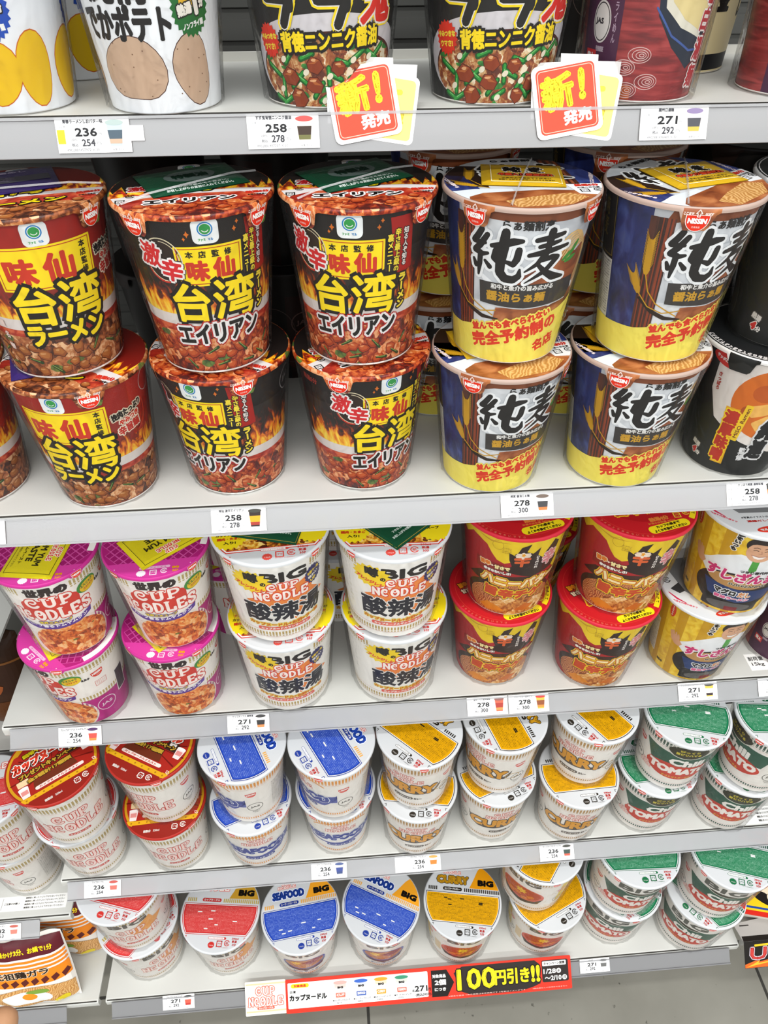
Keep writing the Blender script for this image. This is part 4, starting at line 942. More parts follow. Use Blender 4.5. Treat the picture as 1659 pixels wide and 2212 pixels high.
def noodle_lid(R, big, m, line, text, marks, title, title_m, jp, dash_m, wedge, edge=None, jp_m=None):
    A = Art(); r, yb, yt = (50.5, -30.5, 8.5) if big else (44.3, -24.6, 13)
    A.poly(line, frame_poly(r, yb, yt), 2); A.poly('#e4e4e4', frame_poly(r - .8, yb + .7, yt - .7), 3); A.poly(line if edge is None else edge, frame_poly(r - 1.5, yb + 1.5, yt - 1.5), 4); A.poly(m, frame_poly(r - 2.2, yb + 2.1, yt - 2.1), 5)
    A.rowz = 6
    hw = lambda y: math.sqrt(max(1, (r - 3.6) ** 2 - y * y))
    A.rows(text, -60, yb + 3, 60, yt - 3, 20 if big else 19, len(title), hw, .7)
    rnd = random.Random(len(title))
    for k in range(6):
        y = yb + 3 + (yt - yb - 6) * (rnd.randrange(2, 17) + .5) / 19; x = rnd.uniform(-.7, .6) * hw(y); A.rbox('#e4e3e0' if text != '#3a2c08' else '#1d1a10', x, y, rnd.uniform(4, 6.5), 1.5, .7, 7)
    lid_marks(A, R, marks, big)
    tx = 40 if big else 35.5; ty = -34 if big else -29.5
    arrow(A, -tx, ty, 2.4, line, 2, -48 + 8); arrow(A, tx, ty, 2.4, line, 2, 48 - 8)
    ty = 24 if big else 25
    if big:
        A.poly(wedge, [(9, yt + 7.6), (14, 26), (20, 40), (25, 47)] + [(52 * math.cos(a), 52 * math.sin(a)) for a in np.linspace(1.05, .32, 10)], 2)
        A.text('BIG', 31.5, 24.2, 22, 8.4, '#17130f', 3, .9)
        dashes(A, dash_m, 2, 49, yt + 2.2, yt + 7, 2.6, 1.5, False, 3); dashes(A, dash_m, -47, -36, yt + 2.2, yt + 7, 2.6, 1.5, False, 3)
        cx, w = -14, 44
    else:
        dashes(A, dash_m, -36, -22, yt + 1.8, yt + 5.6, 2.4, 1.4, False, 3); dashes(A, dash_m, 22, 36, yt + 1.8, yt + 5.6, 2.4, 1.4, False, 3)
        cx, w = 0, 46
    cup_noodle(A, cx - 1, ty + (13.5 if big else 12) - (4 if not title else 0), w * (.55 if title else 1), 8.5 if title else 17, '#f6e6e0', '#d8554a', 3, .9 if title else 1.8, .45 if title else .7)
    if title: A.text(title, cx, ty + 1.5, w, 11, title_m, 4, 1.0, [(.8, '#2a2420' if title == 'CURRY' else '#e8ecf2')])
    A.rbox(jp_m or line, cx, yt + 4.8, 26, 4.6, 2.2, 4); A.text(jp, cx, yt + 4.8, 22, 2.9, '#f4f2f0', 5, .16)
    A.clip_circle(R + .2); return A

def l_red(R, big): return noodle_lid(R, big, '#cc3434', '#bb2a2a', '#e48e88', '#c62e28', '', '', 'カップヌードル', '#b8a04c', '#c0922c')
def l_sea(R, big): return noodle_lid(R, big, '#1f44b0', '#1a338a', '#8fa6e0', '#1f3a94', 'SEAFOOD', '#2346a8', 'シーフードヌードル', '#e8a84a', '#eda024')
def l_cur(R, big): return noodle_lid(R, big, '#dca000', '#241c10', '#3a2c08', '#2a241c', 'CURRY', '#dfa21c', 'カップヌードルカレー', '#2a241c', '#e89a0c', '#dca000')
def l_chi(R, big): return noodle_lid(R, big, '#15754a', '#155c3c', '#9fcdb4', '#15693e', 'Chili', '#1f6a46', 'チリトマト', '#2f5a48', '#d23a2c')

def l_tomyum(R, big):
    A = Art(); A.ell('#a81f72', 0, 0, R + .3, R + .3, 1)
    for i in range(-8, 9):
        for j in range(-8, 9):
            x, y = (i + (j % 2) * .5) * 8.4, j * 4.6
            if math.hypot(x, y) > R - 3 or y < -30: continue
            for k in (1, .62, .26): A.line('#c8509a' if k == 1 else '#8a1458', [(x - 3.9 * k, y), (x, y + 4.3 * k), (x + 3.9 * k, y), (x, y - 4.3 * k), (x - 3.9 * k, y)], .5, 2)
    A.poly('#cf3c98', [(-40, -26), (40, -26), (46, -52), (-46, -52)], 3)
    A.rbox('#e8b0d0', 2, -34, 26, 3, 1.4, 4); A.text('カップヌードル', 2, -34, 20, 1.8, '#a81f72', 5)
    A.burst('#f0e4ec', -9, -40, 4.2, 3.8, 14, .86, 4); plastic_mark(A, 1, -40, 6, '#f0dce8', 4); paper_mark(A, 10, -39, 6, '#f0dce8', 4)
    A.text('熱湯', 19.5, -36, 6, 3, '#f0a01c', 4, .2); A.text('3分', 19.5, -39.8, 5.4, 3, '#f0a01c', 4, .2); arrow(A, 33, -34, 2.2, '#f0dce8', 4, 40); arrow(A, -33, -34, 2.2, '#f0dce8', 4, -40)
    A.poly('#f0eeea', [(47 * math.cos(a), 47 * math.sin(a)) for a in np.linspace(-.25, 1.1, 14)] + [(40 * math.cos(a), 40 * math.sin(a)) for a in np.linspace(1.1, -.25, 14)], 4)
    A.clip_circle(R + .2); return A

def l_sanra(R, big):
    A = Art(); A.poly('#d23a34', frame_poly(51, -34, 26), 1); A.poly('#f2f0ee', frame_poly(50, -33, 25), 2); A.poly('#d23a34', frame_poly(48.8, -31.6, 24), 3); A.poly(PIZZA, frame_poly(48, -30.8, 23), 4)
    for x, t in ((-36, ('豆腐ふう', 'キクラゲ', 'チンゲンサイ', 'カップヌードル', '謎肉・たまご', '入り!')), (36, ('ポークや', 'エビの旨みが', '溶け込んだ', 'スープ'))):
        A.burst('#f0d81c', x, -8, 18, 22, 22, .9, 5)
        for i, s in enumerate(t): A.text(s, x * .97, 5 - i * 5.2 - (2 if x > 0 else 0), min(24, 3.6 * len(s)), 3.6, '#1d1a16' if i % 2 else '#d8401c', 6, .22)
    lid_marks(A, R, '#d84a40', True); arrow(A, 43, -28, 2.6, '#d23a34', 2, 45); arrow(A, -36, -40, 2.6, '#d23a34', 2, -40)
    dashes(A, '#b49a58', -47, -38, 12, 20, 2.6, 1.5, False, 5); A.text('BIG', -14, 36, 28, 9, '#d23a34', 3, .8); A.clip_circle(R + .2); return A

def l_poster(R, big):
    A = Art(); A.ell('#8e2016', 0, 0, R + .3, R + .3, 1)
    A.ring('#c8921a', 0, 0, R - .8, R - .8, 5.5, 2, 0, -40, 220, 40); A.rect('#dca41a', -40, -27.5, 40, -22.5, 3)
    for k in range(-4, 5): A.ell('#a87412', k * 8.6, -25, 1, 1, 4)
    A.poly('#a4241a', frame_poly(42, -22, 30), 4)
    for k in range(14): A.line('#6e120c', [(0, 0), (42 * math.cos(k * .45), 42 * math.sin(k * .45) * .7)], [.4, 1.6], 5) if -22 < 42 * math.sin(k * .45) * .7 < 30 else None
    A.text('カップヌードル', -3, 16, 66, 13, '#e8442c', 8, .9, [(1.0, '#f2ece4'), (1.7, '#2a1410')], 2, shear=.15); A.text('プレゼントキャンペーン', -2, 4, 62, 6.4, '#e0b43c', 8, .4, [(.9, '#2a140c')], 2)
    A.text('全3種計17種類', -4, -4, 46, 5, '#e0b43c', 8, .35, [(.8, '#2a140c')], 2); A.text('麺増やす', -10, 26, 24, 5, '#e8d41c', 8, .4, [(.8, '#2a140c')], 4)
    A.poly('#6a2c18', [(-22, -8), (20, -6), (22, -14), (-24, -18)], 6); A.rbox('#f0dcd4', 2, -17.5, 50, 4, 1.9, 8); A.text('カップヌードルクエスト', 1, -17.5, 40, 2.6, '#c8402c', 9, .15)
    for x, y, s in ((35, 2, 1), (-33, -16, 1)): A.poly('#f0dcd8', [(x - 5, y + 6), (x + 5, y + 6), (x + 3.6, y - 6), (x - 3.6, y - 6)], 8); A.rect('#d88a84', x - 3.4, y - 2, x + 3.4, y + 3, 9); A.ell('#f4ece8', x, y + 6, 5, 1.6, 9)
    A.rbox('#3a241c', 24, 6, 14, 10, 1, 7); A.rbox('#ece4dc', 24, 8, 8, 4, 1, 8); A.rbox('#e4c89c', -31, -4, 12, 7, 1, 7); A.rows('#5a3a20', -36, -7, -26, -1, 3, 2)
    A.burst('#2c4aa0', 22, 20, 7, 7, 14, .88, 8); A.text('QUEST', 22, 20, 9, 3, '#f0d84c', 9, .3)
    A.text('熱湯3分', -16, -36, 8, 3, '#efe4dc', 4, .2); A.text('320ml', -6, -36, 7, 2.4, '#efe4dc', 4, .1); plastic_mark(A, 14, -34, 6.6, '#efe4dc', 4); paper_mark(A, 23, -32.5, 6.6, '#efe4dc', 4)
    arrow(A, 37, -20, 2.2, '#f0d8d0', 5, 45); A.clip_circle(R + .2); return A

def tall_lid(R, top, meat, name, name_m, name_out):
    A = Art(); A.ell(top, 0, 0, R + .3, R + .3, 1)
    flame_band(A, -16, 12, 2, 5, -56, 56); A.poly('#dcd6d4', [(-56, -12), (-30, -7), (0, -6), (30, -7), (56, -12), (56, -60), (-56, -60)], 3)
    A.poly(SOUP, [(-44, -22), (-30, -14), (0, -11), (30, -14), (44, -24), (50, -60), (-50, -60)], 4); A.poly(meat, [(-44, -34), (-20, -26), (20, -27), (42, -34), (50, -60), (-50, -60)], 5)
    lumps(A, [p for p in spread(-36, 36, -48, -29, 14, 3.8, 5.6, 9) if math.hypot(p[0], p[1]) < R - 4], 6, MC if meat == MEAT else MCB, 3)
    A.text('熱湯5分', 40, -17, 15, 4.6, '#d8301c', 6, .35); A.text('お湯の目安量410ml', 41, -22, 15, 2.4, '#2a2422', 6, .1)
    plastic_mark(A, -44, -18, 6, BLK, 6); paper_mark(A, -38, -9, 6, BLK, 6)
    A.text('激', -34, 4, 12, 9, '#d2242a', 6, .4, [(1, WHT)]); A.ring('#c83020', -30, 2, 14, 11, 1.4, 5, 0, 180, 300, 12)
    A.text('台湾', -6, 0, 40, 16, YEL, 7, .8, [(1.6, BLK)]); A.text(name, -2, -24, 56, 8, name_m, 14, .6, [(1.2, name_out)])
    famima_badge(A, 0, 42, 15, 3); A.clip_circle(R + .2); return A
def l_alien(R, big): return tall_lid(R, '#211a18', MEAT, 'エイリアン', BLK, '#ece8e6')
def l_taiwan(R, big): return tall_lid(R, '#7a1a12', MEATB, 'ラーメン', YEL, BLK)

def l_junmugi(R, big):
    A = Art(); A.ell(GREYW, 0, 0, R + .3, R + .3, 1); A.poly(NAVY, [(-60, 22), (-36, 14), (-30, -14), (-60, -14)], 2); A.poly('#2a1a14', [(-50, 40), (-22, 34), (-24, -10), (-50, -4)], 2)
    A.poly(NAVY, [(34, 40), (60, 40), (60, -10), (36, -8)], 2); A.poly(BROWN, [(20, 50), (34, 46), (36, -10), (22, -8)], 2)
    for x in (22, 27, 31): A.rect('#8a4a2c', x, -8, x + 2, 44, 3)
    A.poly('#dce2e6', [(-56, -16), (-34, -12), (-10, -14), (-10, -30), (-56, -40)], 3); A.poly(BOWLBR, [(-40, -26), (-30, -20), (10, -18), (44, -24), (46, -60), (-46, -60)], 4)
    A.poly(NOODLE, [(-20, -36), (0, -30), (24, -26), (34, -34), (20, -46), (-14, -48)], 5)
    A.poly('#e6e6e8', [(26, -10), (56, -10), (56, -34), (30, -28)], 5); A.text('熱湯5分', 39, -12.5, 16, 4.6, '#d8301c', 6, .35); A.text('お湯の目安量', 39, -17, 15, 2.4, '#2a2422', 6, .1); plastic_mark(A, 35, -22.5, 6, BLK, 6); paper_mark(A, 44, -21.5, 6, BLK, 6)
    wheat(A, [(-30, 26), (-34, 8), (-28, -6)], 4, 9); wheat(A, [(-44, 2), (-32, -6), (-24, -11)], 4, 8)
    A.text('らぁ麺割烹', 6, 44, 36, 5.4, '#22201f', 4, .3); brush(A, '純', -10, 20, 30, 30, '#1d1a19', '#eef0f1', 5, 1.8); brush(A, '麦', 20, 18, 28, 30, '#1d1a19', '#eef0f1', 5, 1.8)
    for s in (-1, 1): A.text('ここから開ける', s * 47, 2, 22, 3, '#e8d8dc', 5, .3, (), s * 75)
    A.text('NISSIN', -44, -26, 1, 1, '#e8d8dc', 5); A.clip_circle(R + .2); return A

def l_honey(R, big):
    A = Art(); A.ell('#c01c24', 0, 0, R + .3, R + .3, 1); A.ell('#b0161e', 0, 6, 40, 36, 2); A.ring('#d83a34', 0, 0, R - 4, R - 4, .5, 3)
    A.text('旨辛チゲ', -2, -12, 54, 15, '#c8481c', 4, 1.2, [(1.3, '#f0c424')], 4); A.text('ハニーバター', -2, 6, 66, 14, '#f0cc3c', 4, 1.0, [(1.2, '#c8641c')], 4)
    A.text('熱湯4分', 9, -26.5, 19, 5.4, '#e8883c', 4, .4, (), 10); A.text('お湯の目安量 340ml', 10, -31, 26, 2.4, '#e8883c', 4, .1, (), 10)
    A.rbox('#f0d81c', 15, -36.8, 41, 9.4, 4.4, 4, 15); A.text('カップの底まで', 14.4, -34.6, 24, 3.4, '#2a2010', 5, .22, (), 15); A.text('よくかき混ぜてください', 15.6, -39, 33, 3.4, '#2a2010', 5, .22, (), 15)
    plastic_mark(A, 27, -23, 6.6, '#e8c83c', 4); paper_mark(A, 36, -20, 6.6, '#e8c83c', 4); A.ring('#f0d81c', 0, 0, 50, 50, 5, 4, 0, -36, 30, 20)
    for k, c in enumerate('最初にフタをあけて'): a = math.radians(22 - k * 6); A.text(c, 47.5 * math.cos(a), 47.5 * math.sin(a), 2.8, 2.8, '#2a2010', 5, .12, (), 22 - k * 6 - 90)
    A.text('旨辛', -38, 4, 10, 7, '#e88a1c', 5, .5, [(.7, '#2a140c')], 20); A.text('甘さ', -36, -4, 10, 6, '#f0d8b4', 5, .4, [(.7, '#2a140c')], 20)
    for k in range(12): a = math.radians(-150 + k * 5); A.text('フタの上で温めないで下さい'[k], 49 * math.cos(a), 49 * math.sin(a), 2.2, 2.2, '#e88a6c', 4, 0, (), -60 + k * 5)
    A.clip_circle(R + .2); return A

def l_sushi(R, big):
    A = Art(); A.ell('#d8dadc', 0, 0, R + .3, R + .3, 1); A.poly('#77787a', [(-34, -4), (-26, -16), (30, -18), (46, -4), (40, 40), (-36, 40)], 2); A.poly('#1d6a5a', [(-2, -4), (40, -8), (44, 20), (0, 24)], 3); A.text('鮨', 16, 6, 14, 12, '#c8dcd4', 4, .6)
    A.ell('#d23424', -8, -39, 12, 4, 3, 4); A.text('マルちゃん', -8, -39, 18, 3, '#f2e8e4', 4, .3, (), 4); A.text('※写真のイラストはイメージです', -6, -22.5, 42, 2.6, '#4a4a4c', 3, .1); A.text('濃縮だしスープ', -8, -27.5, 32, 2.8, '#c8342c', 3, .15)
    paper_mark(A, -44, 14, 8, '#2a2a2a', 3); A.line('#c8244c', [(-50, -2), (-46, -12), (-40, -20)], [1, 2.2, .6], 3); A.text('熱湯を内側の線まで', -42, -20, 24, 2.4, '#d85a6a', 3, .1, (), -40); A.poly('#3a3a3c', [(-46, 2), (-34, 8), (-33, -4), (-40, -6)], 3)
    A.clip_circle(R + .2); return A

def l_miso(R, big):
    A = Art(); A.ell('#1c1d1e', 0, 0, R + .3, R + .3, 1); A.ring('#dcd8d6', 0, 0, R - 1, R - 1, .8, 2)
    for k, c in enumerate('フタの上でよく温めてからお召しあがりください'): a = math.radians(180 + k * 4.6); A.text(c, 46.5 * math.cos(a), 46.5 * math.sin(a), 3, 3.6, '#ece6e4', 2, .25, (), 90 + 180 + k * 4.6 - 180)
    return A

def l_plain(R, big):
    A = Art(); A.ell('#d8d8d4', 0, 0, R + .3, R + .3, 1); return A
def l_dark(R, big):
    A = Art(); A.ell('#1a1615', 0, 0, R + .3, R + .3, 1); return A
# ------------------------------------------------------------------ helpers for things and parts
def tag(o, label=None, cat=None, group=None, kind=None):
    if label: o['label'] = label
    if cat: o['category'] = cat
    if group: o['group'] = group
    if kind: o['kind'] = kind
    return o
def empty(name, loc=(0, 0, 0), rz=0.0):
    o = bpy.data.objects.new(name, None); o.empty_display_size = 0.01
    o.location = [c * MM for c in loc]; o.rotation_euler = (0, 0, math.radians(rz)); COL.objects.link(o); return o
def link(name, mesh, parent=None, loc=(0, 0, 0), rz=0.0):
    o = bpy.data.objects.new(name, mesh); COL.objects.link(o)
    o.location = [c * MM for c in loc]; o.rotation_euler = (0, 0, math.radians(rz))
    if parent: o.parent = parent
    return o
def solid(name, tris, mat, parent=None, extra=()):
    return link(name, mesh_from(name, [(tris, None, None, ink(mat) if mat.startswith('#') else mat)] + list(extra)), parent)

# ------------------------------------------------------------------ the setting and the shelving
LV = {'A': (76.0, 1068.6, 22, 240), 'B': (32.8, 796.5, 40, 335), 'C': (33.5, 514.4, 45, 335), 'D': (-14.0, 262.2, 50, 335), 'E': (-66.0, 0.0, 45, 335)}  # front y, top z, rail tilt, back y
X0, X1 = 1.0, 903.0
FLOOR_Z = -150.0

fl = solid('floor', box_tris(-2500, 3200, -3500, 900, FLOOR_Z - 20, FLOOR_Z), 'floor_tile'); tag(fl, kind='structure')
j = []
for x in (-260, 362, 985, 1607): j.append(box_tris(x - 2.2, x + 2.2, -3500, 900, FLOOR_Z, FLOOR_Z + .25))
for y in (-1296, -674, -15, 600): j.append(box_tris(-2500, 3200, y - 2.2, y + 2.2, FLOOR_Z, FLOOR_Z + .25))
tag(solid('trim_1', np.concatenate(j), 'seam_dark'), kind='structure')

bp = [box_tris(-1000, 1900, 345, 360, FLOOR_Z, 1500)]
for z in np.arange(FLOOR_Z + 40, 1480, 24): bp.append(box_tris(-1000, 1900, 342.5, 345, z, z + 15))
tag(solid('wall_back', np.concatenate(bp), 'panel_grey'), kind='structure')
for x, lab in ((-6.5, 'grey steel upright post between the left bay and the main cup shelves'), (904, 'grey steel upright post at the end of the main cup shelves, by the red tray')):
    u = solid('shelf_upright', np.concatenate([box_tris(x, x + 5, 322, 342, FLOOR_Z, 1500)] + [box_tris(x + .8, x + 4.2, 321.6, 322, z, z + 14) for z in range(-100, 1480, 28)]), 'upright_grey')
    tag(u, lab, 'shelf post', 'shelf posts')

def shelf(x0, x1, yf, z, tilt, yb, label, rail=(0, 0), dark=True, rail_len=22.0):
    t = empty('store_shelf', (x0, yf, z)); tag(t, label, 'shelf', 'white store shelves')
    w = x1 - x0; d = yb - yf
    prof = [(d, 0), (4, 0), (1.6, -.7), (.4, -2), (0, -4), (0, -12), (.8, -14), (2.6, -15), (6, -15), (6, -3.5), (d, -3.5)]
    g = []
    P = np.array(prof)
    n = len(P)
    for i in range(n):
        a, b = P[i], P[(i + 1) % n]
        A_, B_ = np.array([0, *a]), np.array([w, *a]); C_, D_ = np.array([w, *b]), np.array([0, *b])
        g += [(A_, C_, B_), (A_, D_, C_)]
    tri = tessellate_polygon([[Vector((p[0], p[1], 0)) for p in prof]])
    for x, f in ((0, 1), (w, 0)):
        for q in tri:
            v = [np.array([x, *P[k]]) for k in q]; g.append(tuple(v) if f else tuple(v[::-1]))
    b = link('shelf_board', mesh_from('shelf_board', [(np.array(g), None, None, 'shelf_enamel')]), t)
    if dark: solid('edge_seam', box_tris(2, w - 2, .9, 2.2, -.45, .12), 'seam_dark', t)
    if rail is not None:
        r0, r1 = rail; a = math.radians(tilt); s, c = math.sin(a), math.cos(a)
        M = np.array([[1, 0, 0], [0, s, -c], [0, c, s]])        # columns: along, up the rail, out of the rail
        o = np.array([0, -.6, -.6])
        tr = np.concatenate([box_tris(r0, w - r1, -rail_len, 0, 0, .9), box_tris(r0, w - r1, -1.6, 0, .9, 2.4), box_tris(r0, w - r1, -rail_len, -rail_len + 1.4, .9, 2.4)])
        solid('price_rail', tr @ M.T + o, 'frosted_rail', t)
    return t

NM = {'A': 'topmost white shelf, with the two red new-product cards on its edge', 'B': 'white shelf under the black and red spicy noodle cups', 'C': 'white shelf under the magenta lidded and honey yellow cups',
      'D': 'white shelf under the small cups with blue, yellow and green lids', 'E': 'lowest white shelf, with the long red discount banner on its edge'}
for k in 'ABCDE':
    yf, z, t_, yb = LV[k]
    shelf(X0 - (60 if k in 'AB' else 0), X1, yf, z, t_, yb, NM[k], (9 if k in 'CDE' else 0, 16 if k == 'E' else 0))
solid('back_stop', box_tris(0, 960, 158, 162, 0, 6), 'shelf_edge_paint', bpy.data.objects['store_shelf'])
for x, lab in ((126, 'short grey bracket under the lowest shelf, left of the red banner'), (739, 'short grey bracket under the lowest shelf, right of the red banner')):
    pts = [(0, 0), (33, 0), (27, -22), (22, -26), (8, -26), (5, -22)]
    P = np.array(pts); g = []
    for q in tessellate_polygon([[Vector((p[0], p[1], 0)) for p in pts]]):
        for y, f in ((-50, 0), (200, 1)):
            v = [np.array([x + P[k][0], y, -22 + P[k][1]]) for k in q]; g.append(tuple(v if f else v[::-1]))
    for i in range(len(P)):
        a, b_ = P[i], P[(i + 1) % len(P)]
        q = [np.array([x + a[0], -50, -22 + a[1]]), np.array([x + a[0], 200, -22 + a[1]]), np.array([x + b_[0], 200, -22 + b_[1]]), np.array([x + b_[0], -50, -22 + b_[1]])]
        g += [(q[0], q[1], q[2]), (q[0], q[2], q[3])]
    tag(link('shelf_bracket', mesh_from('shelf_bracket', [(np.array(g) + (0, 0, 2), None, None, 'shelf_edge_paint')])), lab, 'bracket', 'shelf brackets')
tag(solid('kick_plate', box_tris(-900, 1800, 60, 66, FLOOR_Z, -18), 'panel_grey'), kind='structure', label='grey kick plate under the lowest shelf', cat='kick plate')

# ------------------------------------------------------------------ noodle cups
DIM = {'tall': (51.5, 112.6, 37.0, 45), 'small': (46.4, 105.8, 34.0, 41), 'big': (52.6, 112.2, 40.8, 47), 'hon': (51.5, 113.0, 37.4, 45), 'hon2': (52.7, 112.3, 37.9, 46), 'slim': (46.5, 114.0, 33.0, 45), 'slimmer': (42.5, 114.0, 35.0, 45)}
TABS = {'tall': ((-47, 13, 14), (47, 13, 14)), 'small': ((-44, 9, 6), (44, 9, 6)), 'big': ((-44, 9, 7), (44, 9, 7)), 'hon': ((36, 10, 5),), 'hon2': ((20, 11, 7),), 'slim': (), 'slimmer': ()}
CACHE = {}

def cup_body(kind, design, base):
    R, H, rb, rm = DIM[kind]; rt = R * .95; k = (rt - rb) / H
    prof = [(0.01, 2.6), (rb - 3.2, 2.6), (rb - 3, .05), (rb - .8, 0), (rb - .1, .5)]
    P1, N1 = revolve(prof, 96); P2, N2 = revolve([(rb - .1, .5), (rb + k, 1.0), (rt - 2.8 * k, H - 2.8)], 128)
    bead = [(rt + (R - rt) * .5 + (R - rt) * .5 * math.cos(a) - .2, H - 1.3 + 1.5 * math.sin(a)) for a in np.linspace(-2.6, 2.2, 10)]
    P3, N3 = revolve([(rt - 2.8 * k, H - 2.8)] + bead, 96, True)
    g = [(P1, N1, None, '#e8e4de'), (P2, N2, None, base), (P3, N3, None, '#ece9e4')]
    g = [(p, n, u, ink(m) if m.startswith('#') else m) for p, n, u, m in g]
    A = design(); g += A.cone(rb, rt, H, rm)
    return mesh_from('cup_body', g)

def lid_mesh(kind, design, base, tab_m, badge):
    R, H, rb, rm = DIM[kind]; n = 144; R1 = R + .5
    big = kind != 'small'
    A = design(R - .9, big)
    g = A.plane(None, (0, 0, H + .55), 0.03, .04)
    th = np.linspace(0, 2 * math.pi, n + 1); deg = (np.degrees(th) + 180) % 360 - 180
    s, c = np.sin(th), -np.cos(th)
    dep = np.full(n + 1, 1.9 if kind == 'tall' else 2.6) + .35 * np.sin(9 * th) + .25 * np.sin(23 * th + 1); isT = np.zeros(n + 1)
    for a0, hw, L in TABS[kind]:
        x = np.abs((deg - a0 + 180) % 360 - 180); f = np.clip((hw - x) / (hw * .38), 0, 1); f = f * f * (3 - 2 * f)
        dep = np.maximum(dep, 2.6 + (L - 2.6) * f); isT = np.maximum(isT, f)
    def rad(d): return R1 + .25 - np.maximum(0, d - 2) * .21 + .05 * d
    levels = [(0, None), (R - 1.2, H + .55), (R - .1, H + .45), (R1, H - .1)]
    Ps, Ns, Ms = [], [], []
    rows = []
    for r, z in levels[1:]: rows.append((np.full(n + 1, r), np.full(n + 1, z)))
    for f in (.2, .45, .72, 1.0):
        d = .3 + (dep - .3) * f; wob = isT * f * .5 * np.sin(5 * th + 2)
        rows.append((rad(d) + wob, H - d))
    top = np.stack([np.zeros(n), np.zeros(n), np.full(n, H + .55)], 1)
    r, z = rows[0]; P0 = np.stack([r * s, r * c, z], 1)
    gp = [np.stack([top, P0[:-1], P0[1:]], 1)]; gn = [np.tile(np.array([0, 0, 1.0]), (n, 3, 1))]
    pts = [np.stack([r * s, r * c, z], 1) for r, z in rows]
    nrm = [np.stack([s * a, c * a, np.full(n + 1, b)], 1) for a, b in ((.15, .98), (.5, .86), (.9, .4), (.98, .15), (.98, -.1), (.98, -.15), (.98, -.15))]
    main_p, main_n, tab_p, tab_n = gp, gn, [], []
    for i in range(len(pts) - 1):
        q = quads(pts[i + 1][:-1], pts[i + 1][1:], pts[i][1:], pts[i][:-1]); qn = quads(nrm[i + 1][:-1], nrm[i + 1][1:], nrm[i][1:], nrm[i][:-1])
        t = np.tile((isT[:-1] > .05), 2) & (i >= 2)
        main_p.append(q[~t]); main_n.append(qn[~t]); tab_p.append(q[t]); tab_n.append(qn[t])
    g.append((np.concatenate(main_p), np.concatenate(main_n), None if base.startswith('#') else np.stack([np.arctan2(np.concatenate(main_p)[..., 0], -np.concatenate(main_p)[..., 1]) * R, np.concatenate(main_p)[..., 2]], -1), ink(base) if base.startswith('#') else base))
    tp, tn = np.concatenate(tab_p), np.concatenate(tab_n)
    if len(tp):
        tuv = np.stack([np.arctan2(tp[..., 0], -tp[..., 1]) * R, tp[..., 2]], -1)
        g.append((tp, tn, tuv, ink(tab_m) if tab_m.startswith('#') else tab_m))
    if badge:
        for a0, hw, L in TABS[kind]:
            B = Art()
            if kind == 'tall':
                nissin_badge(B, 0, -9.0, 13.5, 1); arrow(B, 0, -2.6, 2.2, '#f0dcd4', 1, 0); B.text('ここまで', -6, -3, 6, 2, '#f0dcd4', 1, .15); B.text('はがす', 6, -3, 5, 2, '#f0dcd4', 1, .15)
            else: nissin_badge(B, 0, -L * .62, 9, 1)
            for T, m, zl in B.items:
                ang = math.radians(a0) + T[..., 0] / R; d = -T[..., 1]; rr = rad(d) + .35 + .06 * zl
                P = np.stack([rr * np.sin(ang), -rr * np.cos(ang), H - d], -1); Nn = np.stack([np.sin(ang), -np.cos(ang), np.full_like(ang, -.1)], -1)
                g.append((P, Nn, T, m))
    return mesh_from('lid', g)

def film_mesh(kind, seed, seam):
    R, H, rb, rm = DIM[kind]; rnd = np.random.RandomState(seed); n, rows = 72, 16
    th = np.linspace(0, 2 * math.pi, n + 1); s, c = np.sin(th), -np.cos(th); pts = []
    gap = 2.0 if kind in ('tall', 'slim') else 3.6
    ph = rnd.uniform(0, 6.28, 12)
    lob = .5 * (np.sin(2 * th + ph[0]) + .6 * np.sin(5 * th + ph[1])); rip = np.sin(17 * th + ph[2]) + np.sin(29 * th + ph[3])
    for i in range(rows + 1):
        f = i / rows; z = .4 + (H - 2.4) * f
        base = rb + gap + (R + .55 - rb - gap) * f
        w = (1 - f) ** 3; near = math.exp(-((1 - f) / .13) ** 2)
        r = base + w * (1.9 * np.maximum(lob, -.6) + .45 * rip) + near * .08 * rip + .1 * np.sin(3 * th + 6 * f + ph[4])
        r = np.maximum(r, rb + (R * .95 - rb) * z / H + .9); r[-1] = r[0]
        pts.append(np.stack([r * s, r * c, np.full(n + 1, z)], 1))
    a = np.stack(pts)                                          # rows+1, n+1, 3
    du = np.gradient(a, axis=1); dv = np.gradient(a, axis=0); nn = np.cross(du, dv); nn /= np.linalg.norm(nn, axis=2, keepdims=True) + 1e-9
    P, N = [], []
    for i in range(rows):
        P.append(quads(a[i, :-1], a[i, 1:], a[i + 1, 1:], a[i + 1, :-1])); N.append(quads(nn[i, :-1], nn[i, 1:], nn[i + 1, 1:], nn[i + 1, :-1]))
    g = [(np.concatenate(P), np.concatenate(N), None, 'shrink_film')]
    if seam is not None:
        hgt, ang = seam; a0 = math.radians(ang); d = np.array((math.cos(a0), math.sin(a0))); nr = np.array((-d[1], d[0])); k = 26; T = []
        for i in range(k):
            t0, t1 = -1 + 2 * i / k, -1 + 2 * (i + 1) / k; w0 = .45 + .35 * rnd.rand()
            f = lambda t, o, zz: np.array([*(d * t * (R - 2) + nr * o), H + 1.0 + (hgt if abs(t) < .62 else hgt * max(0, (1 - abs(t)) / .38)) + zz])
            T += [(f(t0, -w0, 0), f(t1, -w0, 0), f(t1, 0, 1.1)), (f(t0, -w0, 0), f(t1, 0, 1.1), f(t0, 0, 1.1)), (f(t0, 0, 1.1), f(t1, 0, 1.1), f(t1, w0, 0)), (f(t0, 0, 1.1), f(t1, w0, 0), f(t0, w0, 0))]
        g.append((np.array(T), None, None, 'film_seam'))
    return mesh_from('shrink_film', g)

